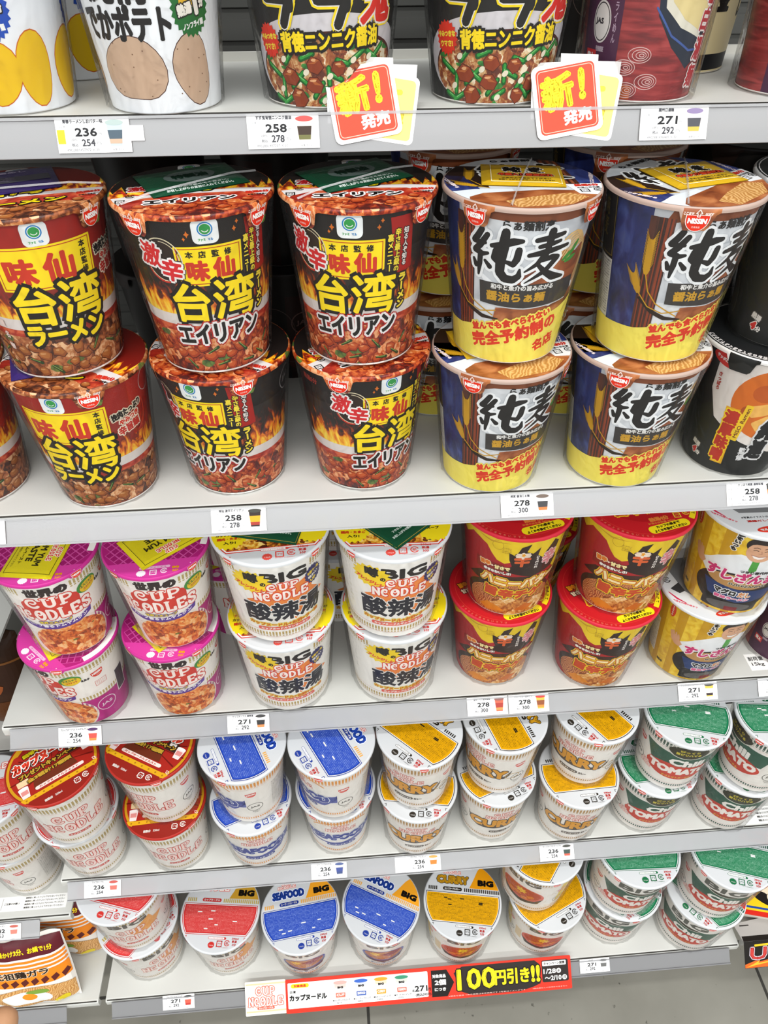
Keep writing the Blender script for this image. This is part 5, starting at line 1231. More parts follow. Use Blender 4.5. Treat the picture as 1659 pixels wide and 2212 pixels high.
def packet_mesh(w, h, mat, art):
    n = 15; xs = np.linspace(-w / 2, w / 2, n); ys = np.linspace(-h / 2, h / 2, n)
    def hz(x, y):
        fx = np.clip((w / 2 - np.abs(x)) / 6, 0, 1); fy = np.clip((h / 2 - np.abs(y)) / 6, 0, 1); f = fx * fy
        return .35 + 1.35 * f * f * (3 - 2 * f)
    X, Y = np.meshgrid(xs, ys, indexing='ij'); Z = hz(X, Y); a = np.stack([X, Y, Z], -1); b = np.stack([X, Y, np.zeros_like(Z)], -1)
    T = np.concatenate([quads(a[:-1, :-1].reshape(-1, 3), a[1:, :-1].reshape(-1, 3), a[1:, 1:].reshape(-1, 3), a[:-1, 1:].reshape(-1, 3)),
                        quads(b[:-1, :-1].reshape(-1, 3), b[:-1, 1:].reshape(-1, 3), b[1:, 1:].reshape(-1, 3), b[1:, :-1].reshape(-1, 3))])
    g = [(T, None, None, mat)]
    for q, m, z in art.items:
        for ax, lim, step in (((1, 0), w / 2, 2.2), ((0, 1), h / 2, 2.2)):
            for u in np.arange(-lim, lim, step):
                v = q @ np.array(ax); sp = (v.min(1) < u - 1e-6) & (v.max(1) > u + 1e-6)
                if sp.any(): q = np.concatenate([q[~sp], split_tris(q[sp], ax, u)])
        P = np.concatenate([q, (hz(q[..., 0], q[..., 1]) + .12 + .05 * z)[..., None]], -1)
        g.append((P, None, q, m))
    return mesh_from('flavor_packet', g)

def pk_green():
    A = Art(); A.ell('#5f6f6a', 0, 3, 17, 11, 1); A.text('特製油', 0, 3, 24, 9, '#123c2a', 2, .5); A.text('フタの上で温めてください。', 0, -16, 40, 2.6, '#d8e4dc', 1, .12); A.text('お召し上がりの直前に入れてください。', 0, -20, 44, 2.6, '#d8e4dc', 1, .12); A.line('#8fae9e', [(-26, 12), (26, 12)], .3, 1); return A
def pk_green2():
    A = Art(); A.text('特製', -8, 8, 16, 9, '#dfe8e0', 1, .4); A.text('黒酢', 12, 8, 16, 9, '#dfe8e0', 1, .4); A.text('フタの上で温めてください。', 0, -8, 34, 3, '#d8e4dc', 1, .12); A.text('お召し上がりの直前に入れてください。', 0, -13.5, 44, 3, '#d8e4dc', 1, .12); A.frame('#b0963c', 0, 0, 56, 46, .35, 1); return A
def pk_purple():
    A = Art(); A.poly('#55555e', [(-28, 4), (28, 4), (28, -8), (-28, -8)], 1); A.text('本', 2, -1, 10, 9, '#8a8298', 2, .4); A.text('名古屋めし', 0, 14, 30, 4, '#b8b0cc', 1, .2); return A
def pk_gold():
    A = Art(); A.frame('#f0e4b4', 2, 0, 46, 36, .6, 1); brush(A, '純', -7, 6, 12, 10, '#17130f', '#f2efe6', 2, .9); brush(A, '麦', 8, 6, 12, 10, '#17130f', '#f2efe6', 2, .9); A.text('牛脂入り醤油だれ', 2, -4, 36, 5, '#cf3a1c', 2, .3, [(.8, '#f4f0e4')]); A.text('フタの上で温めてください', 2, -11, 32, 2.4, '#4a3c10', 1, .1); A.text('お召し上がりの直前に入れてください', 2, -14.6, 36, 2.4, '#4a3c10', 1, .1); return A
def pk_yellow():
    A = Art(); A.frame('#3a3418', 0, 0, 54, 40, .4, 1); cup_noodle(A, 0, 15, 22, 10, '#d8402c', '#f4eee0', 2, 1.0, .5); A.text('TOM YUM', 0, 4, 36, 6, '#2c2814', 2, .3); A.text('PASTE', 0, -4, 26, 6, '#2c2814', 2, .3); A.text('トムヤムペースト', 0, -11, 32, 3, '#2c2814', 2, .1); A.text('お召し上がりの直前に入れてください', 0, -16, 40, 2, '#2c2814', 2); return A

#           kind    body      base      lid      lid base  tab material  badge  packet (w,h,mat,art,x,y,rot)  film seam (height, angle)
KINDS = {
 'alien':  ('tall', d_alien, '#1b1513', l_alien, MEAT, MEAT, True, (64, 48, 'foil_green', pk_green, -2, -2, -24), (2.2, 38)),
 'taiwan': ('tall', d_taiwan, '#8c1d12', l_taiwan, MEATB, MEATB, True, (64, 48, 'foil_purple', pk_purple, -12, 0, 18), (2.2, 12)),
 'wheat':  ('tall', d_junmugi, '#c9cdd0', l_junmugi, '#b79f93', BOWLBR, True, (54, 44, 'foil_gold', pk_gold, 0, -2, -2), (2.2, 70)),
 'tomyum': ('small', d_tomyum, '#f0ebe4', l_tomyum, '#c0308a', '#c0308a', True, (62, 46, 'foil_yellow', pk_yellow, 2, -2, 200), None),
 'hotsour': ('big', d_sanra, '#efece6', l_sanra, '#ced0d2', '#cacbcd', True, (58, 50, 'foil_green', pk_green2, 0, -3, 0), None),
 'honey':  ('hon', d_honey, '#a81a20', l_honey, '#c8283a', '#c8283a', False, None, None),
 'sushi':  ('hon2', d_sushi, '#dcae1a', l_sushi, '#ced0d2', '#cacbcd', False, None, None),
 'red':    ('small', d_cnred, '#ece8e1', l_red, '#ced0d2', '#cacbcd', True, None, None),
 'poster': ('small', d_cnred, '#ece8e1', l_poster, '#a8261c', '#a8261c', True, None, None),
 'sea':    ('small', d_seafood, '#ece8e1', l_sea, '#ced0d2', '#cacbcd', True, None, None),
 'curry':  ('small', d_curry, '#ece8e1', l_cur, '#ced0d2', '#cacbcd', True, None, None),
 'chili':  ('small', d_chili, '#ece8e1', l_chi, '#ced0d2', '#cacbcd', True, None, None),
 'redbig': ('big', d_cnbig, '#ece8e1', l_red, '#ced0d2', '#cacbcd', True, None, None),
 'seabig': ('big', d_seabig, '#ece8e1', l_sea, '#ced0d2', '#cacbcd', True, None, None),
 'currybig': ('big', d_currybig, '#ece8e1', l_cur, '#ced0d2', '#cacbcd', True, None, None),
 'chilibig': ('big', d_chilibig, '#ece8e1', l_chi, '#ced0d2', '#cacbcd', True, None, None),
 'miso':   ('tall', d_miso, '#1c1d1c', l_miso, '#d8d6d4', '#1c1d1c', False, None, None),
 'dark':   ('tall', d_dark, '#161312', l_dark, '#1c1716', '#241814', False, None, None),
 'potato': ('slim', d_potato, '#eceff2', l_plain, '#dcdcd8', '#dcdcd8', False, None, None),
 'corn':   ('slim', d_corn, '#e9ecf0', l_plain, '#dcdcd8', '#dcdcd8', False, None, None),
 'garlic': ('tall', d_garlic, '#1c1a18', l_plain, '#3a2a20', '#3a2a20', False, None, None),
 'paitan': ('slimmer', d_paitan, '#8c2224', l_plain, '#5a3a52', '#5a3a52', False, None, None),
 'gold':   ('slimmer', d_gold, '#d8c89a', l_plain, '#3a3a36', '#3a3a36', False, None, None),
}
CUP_NO = [0]
def cup(kind, x, y, z, rot, lrot, label, group, film=True, packet=True, pk=None, sealed=True):
    cls, design, base, lid_d, lid_base, tab_m, badge, pkt, seam = KINDS[kind]
    if (kind, 'b') not in CACHE:
        CACHE[(kind, 'b')] = cup_body(cls, design, base); CACHE[(kind, 'l')] = lid_mesh(cls, lid_d, lid_base, tab_m, badge)
        if pkt: CACHE[(kind, 'p')] = packet_mesh(pkt[0], pkt[1], pkt[2], pkt[3]())
    t = empty('noodle_cup', (x, y, z)); tag(t, label, 'noodle cup', group)
    link('cup_body', CACHE[(kind, 'b')], t, (0, 0, 0), rot)
    link('lid', CACHE[(kind, 'l')], t, (0, 0, 0), lrot)
    R, H, rb, rm = DIM[cls]
    if pkt and packet:
        px, py, pr = pk if pk else pkt[4:7]
        link('flavor_packet', CACHE[(kind, 'p')], t, (px, py, H + 1.05), pr)
    if film:
        v = CUP_NO[0] % 3; CUP_NO[0] += 1
        seam = seam if sealed and packet else None; key = (cls, 'f', v, seam)
        if key not in CACHE: CACHE[key] = film_mesh(cls, 11 + v * 7, seam)
        link('shrink_film', CACHE[key], t)
    return H
# ------------------------------------------------------------------ cups on the shelves
zA, zB, zC, zD, zE = (LV[k][1] for k in 'ABCDE')
def column(kind, lo, up, z, labels, group, kinds=None, **kw):
    """lo / up: (x, y, body turn, lid turn [, packet]); a stack of two"""
    k0, k1 = kinds or (kind, kind)
    H = cup(k0, lo[0], lo[1], z + .15, lo[2], lo[3], labels[0], group, pk=lo[4] if len(lo) > 4 else None, sealed=not up, **kw)
    if up: cup(k1, up[0], up[1], z + H + (3.1 if KINDS[k0][7] else 1.5), up[2], up[3], labels[1], group, pk=up[4] if len(up) > 4 else None, **kw)

G_T = 'red spicy noodle cups with a yellow name sign'; G_A = 'black spicy noodle cups with a yellow name sign'; G_W = 'navy and white noodle cups with a wheat ear'
column('taiwan', (63, 84, -8, -20), (61, 84, 20, 10), zB, ('lower red spicy cup of the leftmost stack, cut off by the picture edge', 'red spicy cup on top of the leftmost stack, mostly outside the picture'), G_T)
column('taiwan', (170.2, 77, 0, -25), (167, 80.3, 30, 18, (-14, 16, 22)), zB, ('lower red spicy cup with a yellow sign, second stack from the left on the shelf', 'upper red spicy cup with a purple sachet under the film of its lid'), G_T)
column('alien', (275.2, 85.3, -14, -25, (-4, 12, 20)), (274.4, 79, 23, 9, (-2, 15, 25)), zB, ('lower black spicy cup turned left so its flames and ring mark show', 'upper black spicy cup next to the red stack, green sachet on its lid'), G_A)
column('alien', (380.9, 83, 33, 25, (2, 12, 30)), (380.9, 81.2, 0, 2, (-2, 15, 27)), zB, ('lower black spicy cup turned right, its sign near the right edge', 'upper black spicy cup facing straight out, beside the navy and white cups'), G_A)
column('wheat', (485.6, 71, 22, 13, (-8, 6, 12)), (487.9, 75.3, 0, 2, (2, 10, -9)), zB, ('lower navy and white cup nearest the black cups, yellow band round its foot', 'upper navy and white cup facing out, square gold sachet on its lid'), G_W)
column('wheat', (592.1, 69.5, 13, 13, (-6, 8, 14)), (595.2, 68.6, 23, 35, (8, 9, 16)), zB, ('lower navy and white cup beside the black miso cup, turned right', 'upper navy and white cup turned right, gold sachet set askew on its lid'), G_W)
column('miso', (697, 76, 0, 0), (705, 80, 12, 10), zB, ('black miso noodle cup with a bowl picture at the right edge of the shelf', 'black miso noodle cup on top at the right picture edge, in shade'), 'black miso noodle cups')
column('wheat', (453, 186, 8, 5), (460, 189, 2, 10), zB, ('lower shaded wheat-ear cup in the second row, between black and navy stacks', 'upper shaded wheat-ear cup in the second row, between black and navy stacks'), 'second-row navy and white cups in shade', film=False)
column('wheat', (573, 178, 20, 15), (587, 182, 30, 22), zB, ('lower shaded wheat-ear cup in the second row, between the two navy stacks', 'upper shaded wheat-ear cup in the second row, between the two navy stacks'), 'second-row navy and white cups in shade', film=False)
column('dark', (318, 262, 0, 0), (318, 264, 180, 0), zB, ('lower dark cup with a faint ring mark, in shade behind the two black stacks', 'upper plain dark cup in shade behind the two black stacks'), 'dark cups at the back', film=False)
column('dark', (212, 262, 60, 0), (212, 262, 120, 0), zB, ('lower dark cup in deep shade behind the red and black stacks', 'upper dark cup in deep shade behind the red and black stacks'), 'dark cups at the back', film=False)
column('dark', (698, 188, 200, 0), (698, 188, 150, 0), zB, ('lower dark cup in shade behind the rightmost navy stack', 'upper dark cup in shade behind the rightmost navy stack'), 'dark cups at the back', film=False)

G_Y = 'small white cups with a magenta lid'; G_H = 'large white hot and sour noodle cups'; G_R = 'red cups dripping with yellow honey'; G_S = 'yellow cups with a smiling man in a white jacket'
column('tomyum', (89.1, 67, -44, -44, (4, 0, 215)), (96.7, 69.7, 8, 4, (-1, -7, 262)), zC, ('lower magenta lidded cup at the left shelf end, its plain side forward', 'upper magenta lidded cup at the left end, yellow sachet lying straight'), G_Y)
column('tomyum', (186.9, 70, -3, -6, (2, 0, 222)), (194.1, 70.7, 0, 4, (4.7, 0, 219)), zC, ('lower magenta lidded cup next to the white hot and sour stack', 'upper magenta lidded cup with its yellow sachet set diagonally'), G_Y)
column('hotsour', (295.4, 74.1, -5, 2, (0, 0, -4)), (295.8, 71.6, 0, 4, (2, 1, -15)), zC, ('lower large white cup with black and orange lettering, beside the magenta lids', 'upper large white cup beside the magenta lids, dark green sachet on its lid'), G_H)
column('hotsour', (407.3, 75.5, 3, 2, (0, 0, 8)), (404.3, 68.5, -6, -2, (5.6, -2.5, 42)), zC, ('lower large white cup with black and orange lettering, beside the red honey cups', 'upper large white cup beside the honey cups, pointed corner of a green sachet showing'), G_H)
column('honey', (517.1, 86.5, 0, 0), (520.6, 84.5, 0, 0), zC, ('lower red honey cup next to the large white cups', 'upper red honey cup next to the large white cups'), G_R)
column('honey', (626.4, 74.1, -4, 0), (631.7, 77.1, -6, 0), zC, ('lower red honey cup next to the yellow cups', 'upper red honey cup next to the yellow cups'), G_R)
column('sushi', (734.6, 74.3, 25, 8), (742.6, 69.9, 0, 0), zC, ('lower yellow cup with a black bowl, white lid half hidden', 'upper yellow cup with the smiling man fully in view'), G_S)
column('paitan', (848, 82, 0, 0), None, zC, ('red cup at the right picture edge, half hidden by the yellow stack',), None)
for x, kind, a, b in ((203, 'tomyum', 'magenta lidded cup in the second row, showing between magenta and white stacks', ''), ):
    column(kind, (x + 32, 172, 40, 0), (x + 34, 174, 40, 0), zC, ('lower shaded ' + a, 'upper shaded ' + a), 'second-row magenta lidded cups', film=False)
column('honey', (575, 190, 30, 0), (577, 192, 30, 0), zC, ('lower shaded red honey cup in the second row', 'upper shaded red honey cup in the second row'), 'second-row red honey cups', film=False)
column('hotsour', (352, 190, 30, 0), (352, 190, 30, 0), zC, ('lower shaded large white cup in the second row', 'upper shaded large white cup in the second row'), 'second-row large white cups', film=False)
column('sushi', (690, 184, 60, 20), (690, 186, 40, 10), zC, ('lower shaded yellow cup in the second row', 'upper shaded yellow cup in the second row'), 'second-row yellow cups', film=False)

G_P = 'small white cups with a red and gold prize lid'; G_B = 'small white cups with a blue lid'; G_C = 'small white cups with a yellow lid'; G_G = 'small white cups with a green lid'
column('red', (38.8, 24, 22, 30), (46, 13, 24, 34), zD, ('small white cup under the leftmost prize lid cup, red patterned lid edge showing', 'small white cup with a gold-edged red prize lid, far left of its shelf'), G_P, kinds=('red', 'poster'))
column('poster', (139.4, 23.5, 12, 3), (144.2, 29.3, -22, -29), zD, ('lower small cup with a red prize lid, beside the blue lids', 'upper small cup with a red prize lid, beside the blue lids'), G_P)
column('sea', (238.1, 20, 8, 20), (241.2, 22.6, -65, -66), zD, ('lower small cup with a blue lid, beside the red prize lids', 'upper small cup with a blue lid, beside the red prize lids'), G_B)
column('sea', (336.4, 28.9, 5, 9), (336.4, 20, -60, -62), zD, ('lower small cup with a blue lid, beside the yellow lids', 'upper small cup with a blue lid, beside the yellow lids'), G_B)
column('curry', (432.2, 20, -8, -9.5), (431.8, 24, -32, -44), zD, ('lower yellow lidded cup next to the blue lids, square to the shelf', 'upper yellow lidded cup next to the blue lids'), G_C)
column('curry', (528.3, 31, 5, 20), (527.8, 34.5, -56, -74), zD, ('lower yellow lidded cup in the middle yellow stack', 'upper yellow lidded cup in the middle yellow stack'), G_C)
column('curry', (625.8, 21, -10, 2), (631.3, 38, -45, -57), zD, ('lower yellow lidded cup next to the green lids', 'upper yellow lidded cup next to the green lids'), G_C)
column('chili', (723.7, 26.5, -2, 3), (730.4, 23.7, -12, -15.8), zD, ('lower green lidded cup next to the yellow lids', 'upper green lidded cup next to the yellow lids'), G_G)
column('chili', (828.1, 20, -20, -16), (829.7, 12.5, -85, -6), zD, ('lower green lidded cup at the right picture edge', 'upper green lidded cup at the right picture edge'), G_G)
for x, kind, col in ((692, 'red', 'red'), (578, 'curry', 'yellow')):
    column(kind, (x, 136, -20, 10), (x + 2, 136, 10, 0), zD, (f'lower small cup with a {col} lid in the second row, in shade', f'upper small cup with a {col} lid in the second row, in shade'), 'second-row small cups', film=False)

G_BR = 'large white cups with a red lid'; G_BB = 'large white cups with a blue lid'; G_BY = 'large white cups with a yellow lid'; G_BG = 'large white cups with a green lid'
column('redbig', (58.1, -1.4, 40, 50), (60.6, -1.5, 15, -17), zE, ('lower stacked large red lidded cup at the left end of the lowest shelf', 'upper stacked large red lidded cup at the left end of the lowest shelf'), G_BR)
column('redbig', (168.8, -3.3, 15, -7), None, zE, ('single large red lidded cup standing left of the blue lids',), G_BR)
column('redbig', (72, 112, 0, -30), None, zE, ('large red lidded cup behind the stacked pair, only its right lid edge showing',), G_BR)
column('seabig', (277, -13.1, 2, 6.7), None, zE, ('large blue lidded cup beside the single red lid',), G_BB)
column('seabig', (386.6, -11, 0, -28), None, zE, ('large blue lidded cup turned clockwise, beside the yellow lid',), G_BB)
column('currybig', (498.2, -15, -4, -9.8), None, zE, ('single large yellow lidded cup standing above the red banner',), G_BY)
column('currybig', (616.3, -12, -10, 23), (598.3, 3.6, -40, 50), zE, ('lower large yellow lidded cup next to the green lids', 'upper large yellow lidded cup next to the green lids'), G_BY)
column('chilibig', (724.9, -7, -34, -42), (719.7, -10.5, -9.5, -2), zE, ('lower large green lidded cup next to the yellow stack', 'upper large green lidded cup next to the yellow stack'), G_BG)
column('chilibig', (836.8, -25.9, -43, -56), (839.3, -23.9, -25, -18), zE, ('lower large green lidded cup at the right end of the lowest shelf', 'upper large green lidded cup at the right end of the lowest shelf'), G_BG)

G_TOP = 'cups on the topmost shelf'
cup('corn', 172, 113, zA + .15, 0, 0, 'white cup with plain yellow ovals, cut off by the top left corner', 'white cups with yellow ovals')
cup('corn', 190, 206, zA + .15, 25, 0, 'white cup with a yellow oval standing behind, left of the potato cup', 'white cups with yellow ovals', film=False)
cup('potato', 263.5, 107.5, zA + .15, 0, 0, 'white cup with brown potatoes and thick black lettering on the top shelf', None)
cup('garlic', 364, 117, zA + .15, 0, 0, 'black garlic stew cup behind the left red new-product card', 'black garlic stew cups')
cup('garlic', 470, 117, zA + .15, -2, 0, 'black garlic stew cup behind the right red new-product card', 'black garlic stew cups')
cup('paitan', 564.5, 114, zA + .15, 0, 0, 'red and purple cup with a pale noodle bowl on the top shelf', 'red and purple cups on the top shelf')
cup('paitan', 674, 116, zA + .15, 30, 0, 'red and purple cup cut off by the top right picture edge', 'red and purple cups on the top shelf')
cup('gold', 622, 196, zA + .15, 20, 0, 'pale gold cup with a black foot, behind the red and purple cup', None, film=False)
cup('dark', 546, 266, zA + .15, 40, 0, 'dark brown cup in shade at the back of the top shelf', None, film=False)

# ------------------------------------------------------------------ price tags, cards, banner
def rail_axes(tilt):
    a = math.radians(tilt); s, c = math.sin(a), math.cos(a)
    return np.array([[1, 0, 0], [0, s, -c], [0, c, s]])
def mini_cup(A, cx, cy, w, h, z, body, band, lid='#c8c4c0', extra=None):
    A.poly(body, [(cx - w / 2, cy + h / 2), (cx + w / 2, cy + h / 2), (cx + w * .36, cy - h / 2), (cx - w * .36, cy - h / 2)], z)
    A.poly(band, [(cx - w * .46, cy + h * .18), (cx + w * .46, cy + h * .18), (cx + w * .4, cy - h * .2), (cx - w * .4, cy - h * .2)], z + 1)
    if extra: A.poly(extra, [(cx - w * .4, cy - h * .2), (cx + w * .4, cy - h * .2), (cx + w * .37, cy - h * .4), (cx - w * .37, cy - h * .4)], z + 1)
    A.ell(lid, cx, cy + h / 2, w * .56, h * .12, z + 2)
TW, TH = 43.2, 19.2
def price_tag(lv, x, name, price, tax, look, label, code=None, tri=False, yellow=False, bg='#e8dcd8', dv=0.0, blank=False, rot=0.0, at=None, tilt=None):
    yf, z, tl, _ = LV[lv] if lv else (0, 0, 0, 0)
    M = rail_axes(tl if tilt is None else tilt)
    A = Art()
    if not blank:
        A.text(name, -5.5, 7.4, min(27, 1.95 * len(name)), 2.3, '#4a4a50', 1, .09); A.text('日清', -17.5, 4.6, 3.4, 1.4, '#8a8a90', 1)
        A.text(price, -4.2, 1.6, 12.8, 4.7, '#1c1c20', 1, .22); A.text('円', 4, .6, 1.7, 1.7, '#7a7a80', 1)
        A.text('(8%', -11.5, -2.6, 3.6, 1.6, '#6a6a70', 1); A.text('税込', -11.5, -5.2, 3.6, 1.8, '#6a6a70', 1, .04); A.text(tax, -3.4, -4.1, 7.8, 4, '#3c3c42', 1, .14); A.text('円)', 2.8, -4.6, 2.6, 2, '#7a7a80', 1)
        if code: A.text(code, -9.5, -7.9, 14, 1.4, '#6a6a70', 1); A.text('K-30', .5, -7.9, 3.6, 1.4, '#6a6a70', 1)
        A.rect(bg, 6.2, -6.8, 19.6, 7.6, 1); mini_cup(A, 12.8, .2, 9.4, 12.6, 2, *look); A.text('画像はイメージ', 15, -8, 9.5, 1.3, '#6a6a70', 1)
        if yellow: A.rect('#f0bc2c', -21, -4.6, -16.6, 3, 1)
    else: A.text(name, -18, 4, 4, 1.6, '#8a8a90', 1); A.text('(税', -19, -4, 3, 1.6, '#8a8a90', 1)
    c = np.array(at, float) if at is not None else np.array([x, yf - .6, z - .6]) + M[:, 1] * (-TH / 2 - .2 + dv) 
    R = np.eye(3); a = math.radians(rot); R[:2, :2] = [[math.cos(a), -math.sin(a)], [math.sin(a), math.cos(a)]]
    M2 = M @ R
    off = 2.0 if not blank else 1.2
    g = [(box_tris(-TW / 2, TW / 2, -TH / 2, TH / 2, off - .5, off) @ M2.T, None, None, 'card_white')] + A.plane(M2, (0, 0, 0), off, .05)
    o = link('price_tag', mesh_from('price_tag', g), None, c)
    tag(o, label, 'price tag', 'white price tags'); return o
BLKRED = ('#2a1a16', '#d8a018', '#3a3a34', '#a03020'); WHITEC = ('#ece8e4', '#c83a30')
price_tag('A', 223.5, '青春ラーメンしおバター味', '236', '254', ('#b8ccd8', '#4a5a66', '#a8b8b4', '#c0a48c'), 'price tag reading 236 below the potato cup, small yellow square at its left', '4902881457972', yellow=True)
o = link('tag_clip', mesh_from('tag_clip', [(box_tris(-7, 7, -4.2, 4.2, .9, 1.5) @ rail_axes(22).T, None, None, 'card_white')]), None, (246, 76 - .6 - 3.6, 1068 - 8.4)); tag(o, 'small blank white card tucked beside the price tag under the potato cup', 'card')
price_tag('A', 336, 'すず鬼背徳ニンニク醤油', '258', '278', ('#d8cfc4', '#3a2a20', '#c8504c', '#6a6a3c'), 'price tag reading 258 below the left garlic stew cup', '4902881487207')
price_tag('A', 578.5, '蘭州白湯麺', '271', '292', ('#c8c0cc', '#4a4a50', '#8a7aa0', '#c8b04c'), 'price tag reading 271 at the right end of the top shelf edge', '4902881496469')
price_tag('B', 76, '味仙 台湾ラーメン', '258', '278', ('#8c2218', '#e0b81c', '#5a2018', '#a04a28'), 'price tag cut off by the left picture edge under the red spicy cups', '4902105285558')
price_tag('B', 278, '味仙 激辛エイリアン', '258', '278', BLKRED, 'price tag reading 258 under the black spicy cups', '4902105285557')
price_tag('B', 510, '純麦 醤油らぁ麺', '278', '300', ('#d4d4d6', '#3a3a3c', '#6a5a50', '#e0763c'), 'price tag reading 278 under the navy and white cups', '4902105285574')
price_tag('B', 703, 'さっぽろ純連 濃厚味噌', '258', '278', ('#2a2c2a', '#d87a28', '#4a4c4a'), 'price tag reading 258 under the black miso cup', '4901734056997')
price_tag('B', 699, '純連', '', '', WHITEC, 'white tag edge showing behind the miso price tag', blank=True)
price_tag('C', 80.5, 'カップヌードル トムヤムクン', '236', '254', ('#e4dcd4', '#c8483c', '#4a2a5a', '#d8843c'), 'price tag reading 236 under the magenta lidded cups', dv=-2)
price_tag('C', 252, 'カップヌードル 酸辣湯', '271', '292', ('#e4e0d8', '#2a2a2c', '#3a3a3a', '#d8844c'), 'price tag reading 271 under the large white hot and sour cups')
price_tag('C', 503.5, '旨辛トマト酸辣湯麺', '278', '300', ('#c86048', '#a8382c', '#8a5a54', '#e0904c'), 'price tag reading 278, left one of the pair under the honey cups', dv=1)
price_tag('C', 548, 'ハニーバター旨辛チゲ', '278', '300', ('#e0b044', '#8a4a28', '#c83a34', '#d8883c'), 'price tag reading 278, right one of the pair under the honey cups', dv=1)
price_tag('C', 733, 'すしざんまいマグロラーメン', '271', '292', ('#e4b84c', '#ece4e0', '#3a3a40', '#3a2c2c'), 'price tag reading 271 under the yellow cups', '4901990373456', dv=1.5)
price_tag('C', 822, 'はくさん白湯', '258', '278', ('#d8d4cc', '#b83a30', '#8a8a88'), 'price tag at the right picture edge next to the yellow cups', dv=1)
price_tag('D', 51.5, 'カップヌードル', '236', '254', ('#d8ccc8', '#d8685c', '#b85048'), 'price tag reading 236 under the red prize lid cups')
price_tag('D', 322.5, 'シーフードヌードル', '236', '254', ('#e8e6e6', '#3a4a8a', '#4a5a8a', '#3a4a78'), 'price tag reading 236 under the blue lidded small cups')
price_tag('D', 438, 'カップヌードルカレー', '236', '254', ('#ece6de', '#c87a2c', '#d89a4c'), 'price tag reading 236 under the yellow lidded small cups')
price_tag('D', 425, 'カップ', '', '', WHITEC, 'white tag edge showing behind the yellow lid price tag', blank=True)
price_tag('D', 605, 'カップヌードルチリトマト', '236', '254', ('#e4e2dc', '#3a4a44', '#4a4a44', '#d05a48'), 'price tag reading 236 just left of the green lidded small cups')
price_tag('E', 101, 'カップヌードル ビッグ', '271', '292', ('#e8e0d8', '#d85a48', '#2a2a2a', '#b83a34'), 'price tag reading 271 at the left end of the lowest shelf edge', dv=3)
price_tag('E', 688, 'ビッグ', '271', '292', ('#d8d8d4', '#6a6a68', '#4a4a48'), 'faded price tag reading 271, right of the red banner', dv=2.4, bg='#e8e8e4')

def slab(name, pts, mat, art, M, t, thick, label=None, cat=None, group=None, parent=None):
    P = np.array(pts, float); T = tessellate_polygon([[Vector((p[0], p[1], 0)) for p in P]]); g = []
    for q in T:
        v = P[list(q)]
        if (v[1, 0] - v[0, 0]) * (v[2, 1] - v[0, 1]) - (v[1, 1] - v[0, 1]) * (v[2, 0] - v[0, 0]) < 0: v = v[::-1]
        g.append(np.concatenate([v, np.full((3, 1), thick)], 1)); g.append(np.concatenate([v[::-1], np.zeros((3, 1))], 1))
    for i in range(len(P)):
        a, b = P[i], P[(i + 1) % len(P)]
        g += [np.array([[*a, 0], [*b, 0], [*b, thick]]), np.array([[*a, 0], [*b, thick], [*a, thick]])]
    gr = [(np.array(g) @ M.T, None, None, ink(mat) if mat.startswith('#') else mat)] + art.plane(M, (0, 0, 0), thick, .05)
    o = link(name, mesh_from(name, gr), parent, t)
    if label: tag(o, label, cat, group)
    return o

def rr(cx, cy, w, h, r, rot=0, n=4):
    pts = []
    for qx, qy, a0 in ((1, 1, 0), (-1, 1, 90), (-1, -1, 180), (1, -1, 270)):
        for k in range(n + 1):
            a = math.radians(a0 + k * 90 / n); pts.append((qx * (w / 2 - r) + r * math.cos(a), qy * (h / 2 - r) + r * math.sin(a)))
    return np.array(pts) @ rotm(rot).T + (cx, cy)

def new_card(x, label):
    M = rail_axes(22); t0 = empty('shelf_card', (x, 75.4, 1068.0)); tag(t0, label, 'promotion card', 'red new-product cards')
    n = M[:, 2]
    bk = Art(); slab('backing', np.concatenate([[(-22, 24.5), (-22, -6), (30, -6), (33, 24.5), (18.5, 25), (18.5, 28.4), (-4.5, 29.4), (-4.5, 24.8)]]), '#e6e5e3', bk, M, (0, 0, 0), .4, parent=t0)
    y = Art(); y.poly('#f2e07c', rr(0, 0, 29, 33, 2.5), 1); y.rbox('#ecd040', 3, 9, 8, 3, 1.4, 2, 8); y.text('!', 8, -4, 3, 8, '#ecd040', 2, .6)
    Ry = rotm(-9); My = M @ np.array([[Ry[0, 0], Ry[0, 1], 0], [Ry[1, 0], Ry[1, 1], 0], [0, 0, 1.0]])
    slab('yellow_card', rr(0, 0, 33, 37, 3), '#f1f0ee', y, My, M @ np.array([15.5, 1.5, .6]), .5, parent=t0)
    r = Art(); r.poly('#e8482f', rr(0, 0, 36.4, 36, 3), 1); 
    for q in (rr(0, 0, 34.2, 33.8, 2.4),): r.line('#f4b8a4', list(q) + [q[0]], .45, 2)
    r.text('新', -5.6, 4.6, 21, 20, '#f4d81c', 3, 1.15, (), 8, shear=.06); r.text('!', 9.6, 6.8, 4.4, 17.5, '#f4d81c', 3, 1.2, (), 0, shear=.02); r.text('発売', 5.4, -10.2, 18, 8.2, '#f4f2f0', 3, .34, (), 2, shear=.04)
    Rr = rotm(9); Mr = M @ np.array([[Rr[0, 0], Rr[0, 1], 0], [Rr[1, 0], Rr[1, 1], 0], [0, 0, 1.0]])
    slab('red_card', rr(0, 0, 41.5, 40.5, 4), '#f4f3f1', r, Mr, M @ np.array([0, 4.6, 1.7]), .5, parent=t0)
new_card(385.2, 'red card over a yellow card clipped below the left garlic stew cup'); new_card(510.0, 'red card over a yellow card clipped between garlic stew cup and red cup')

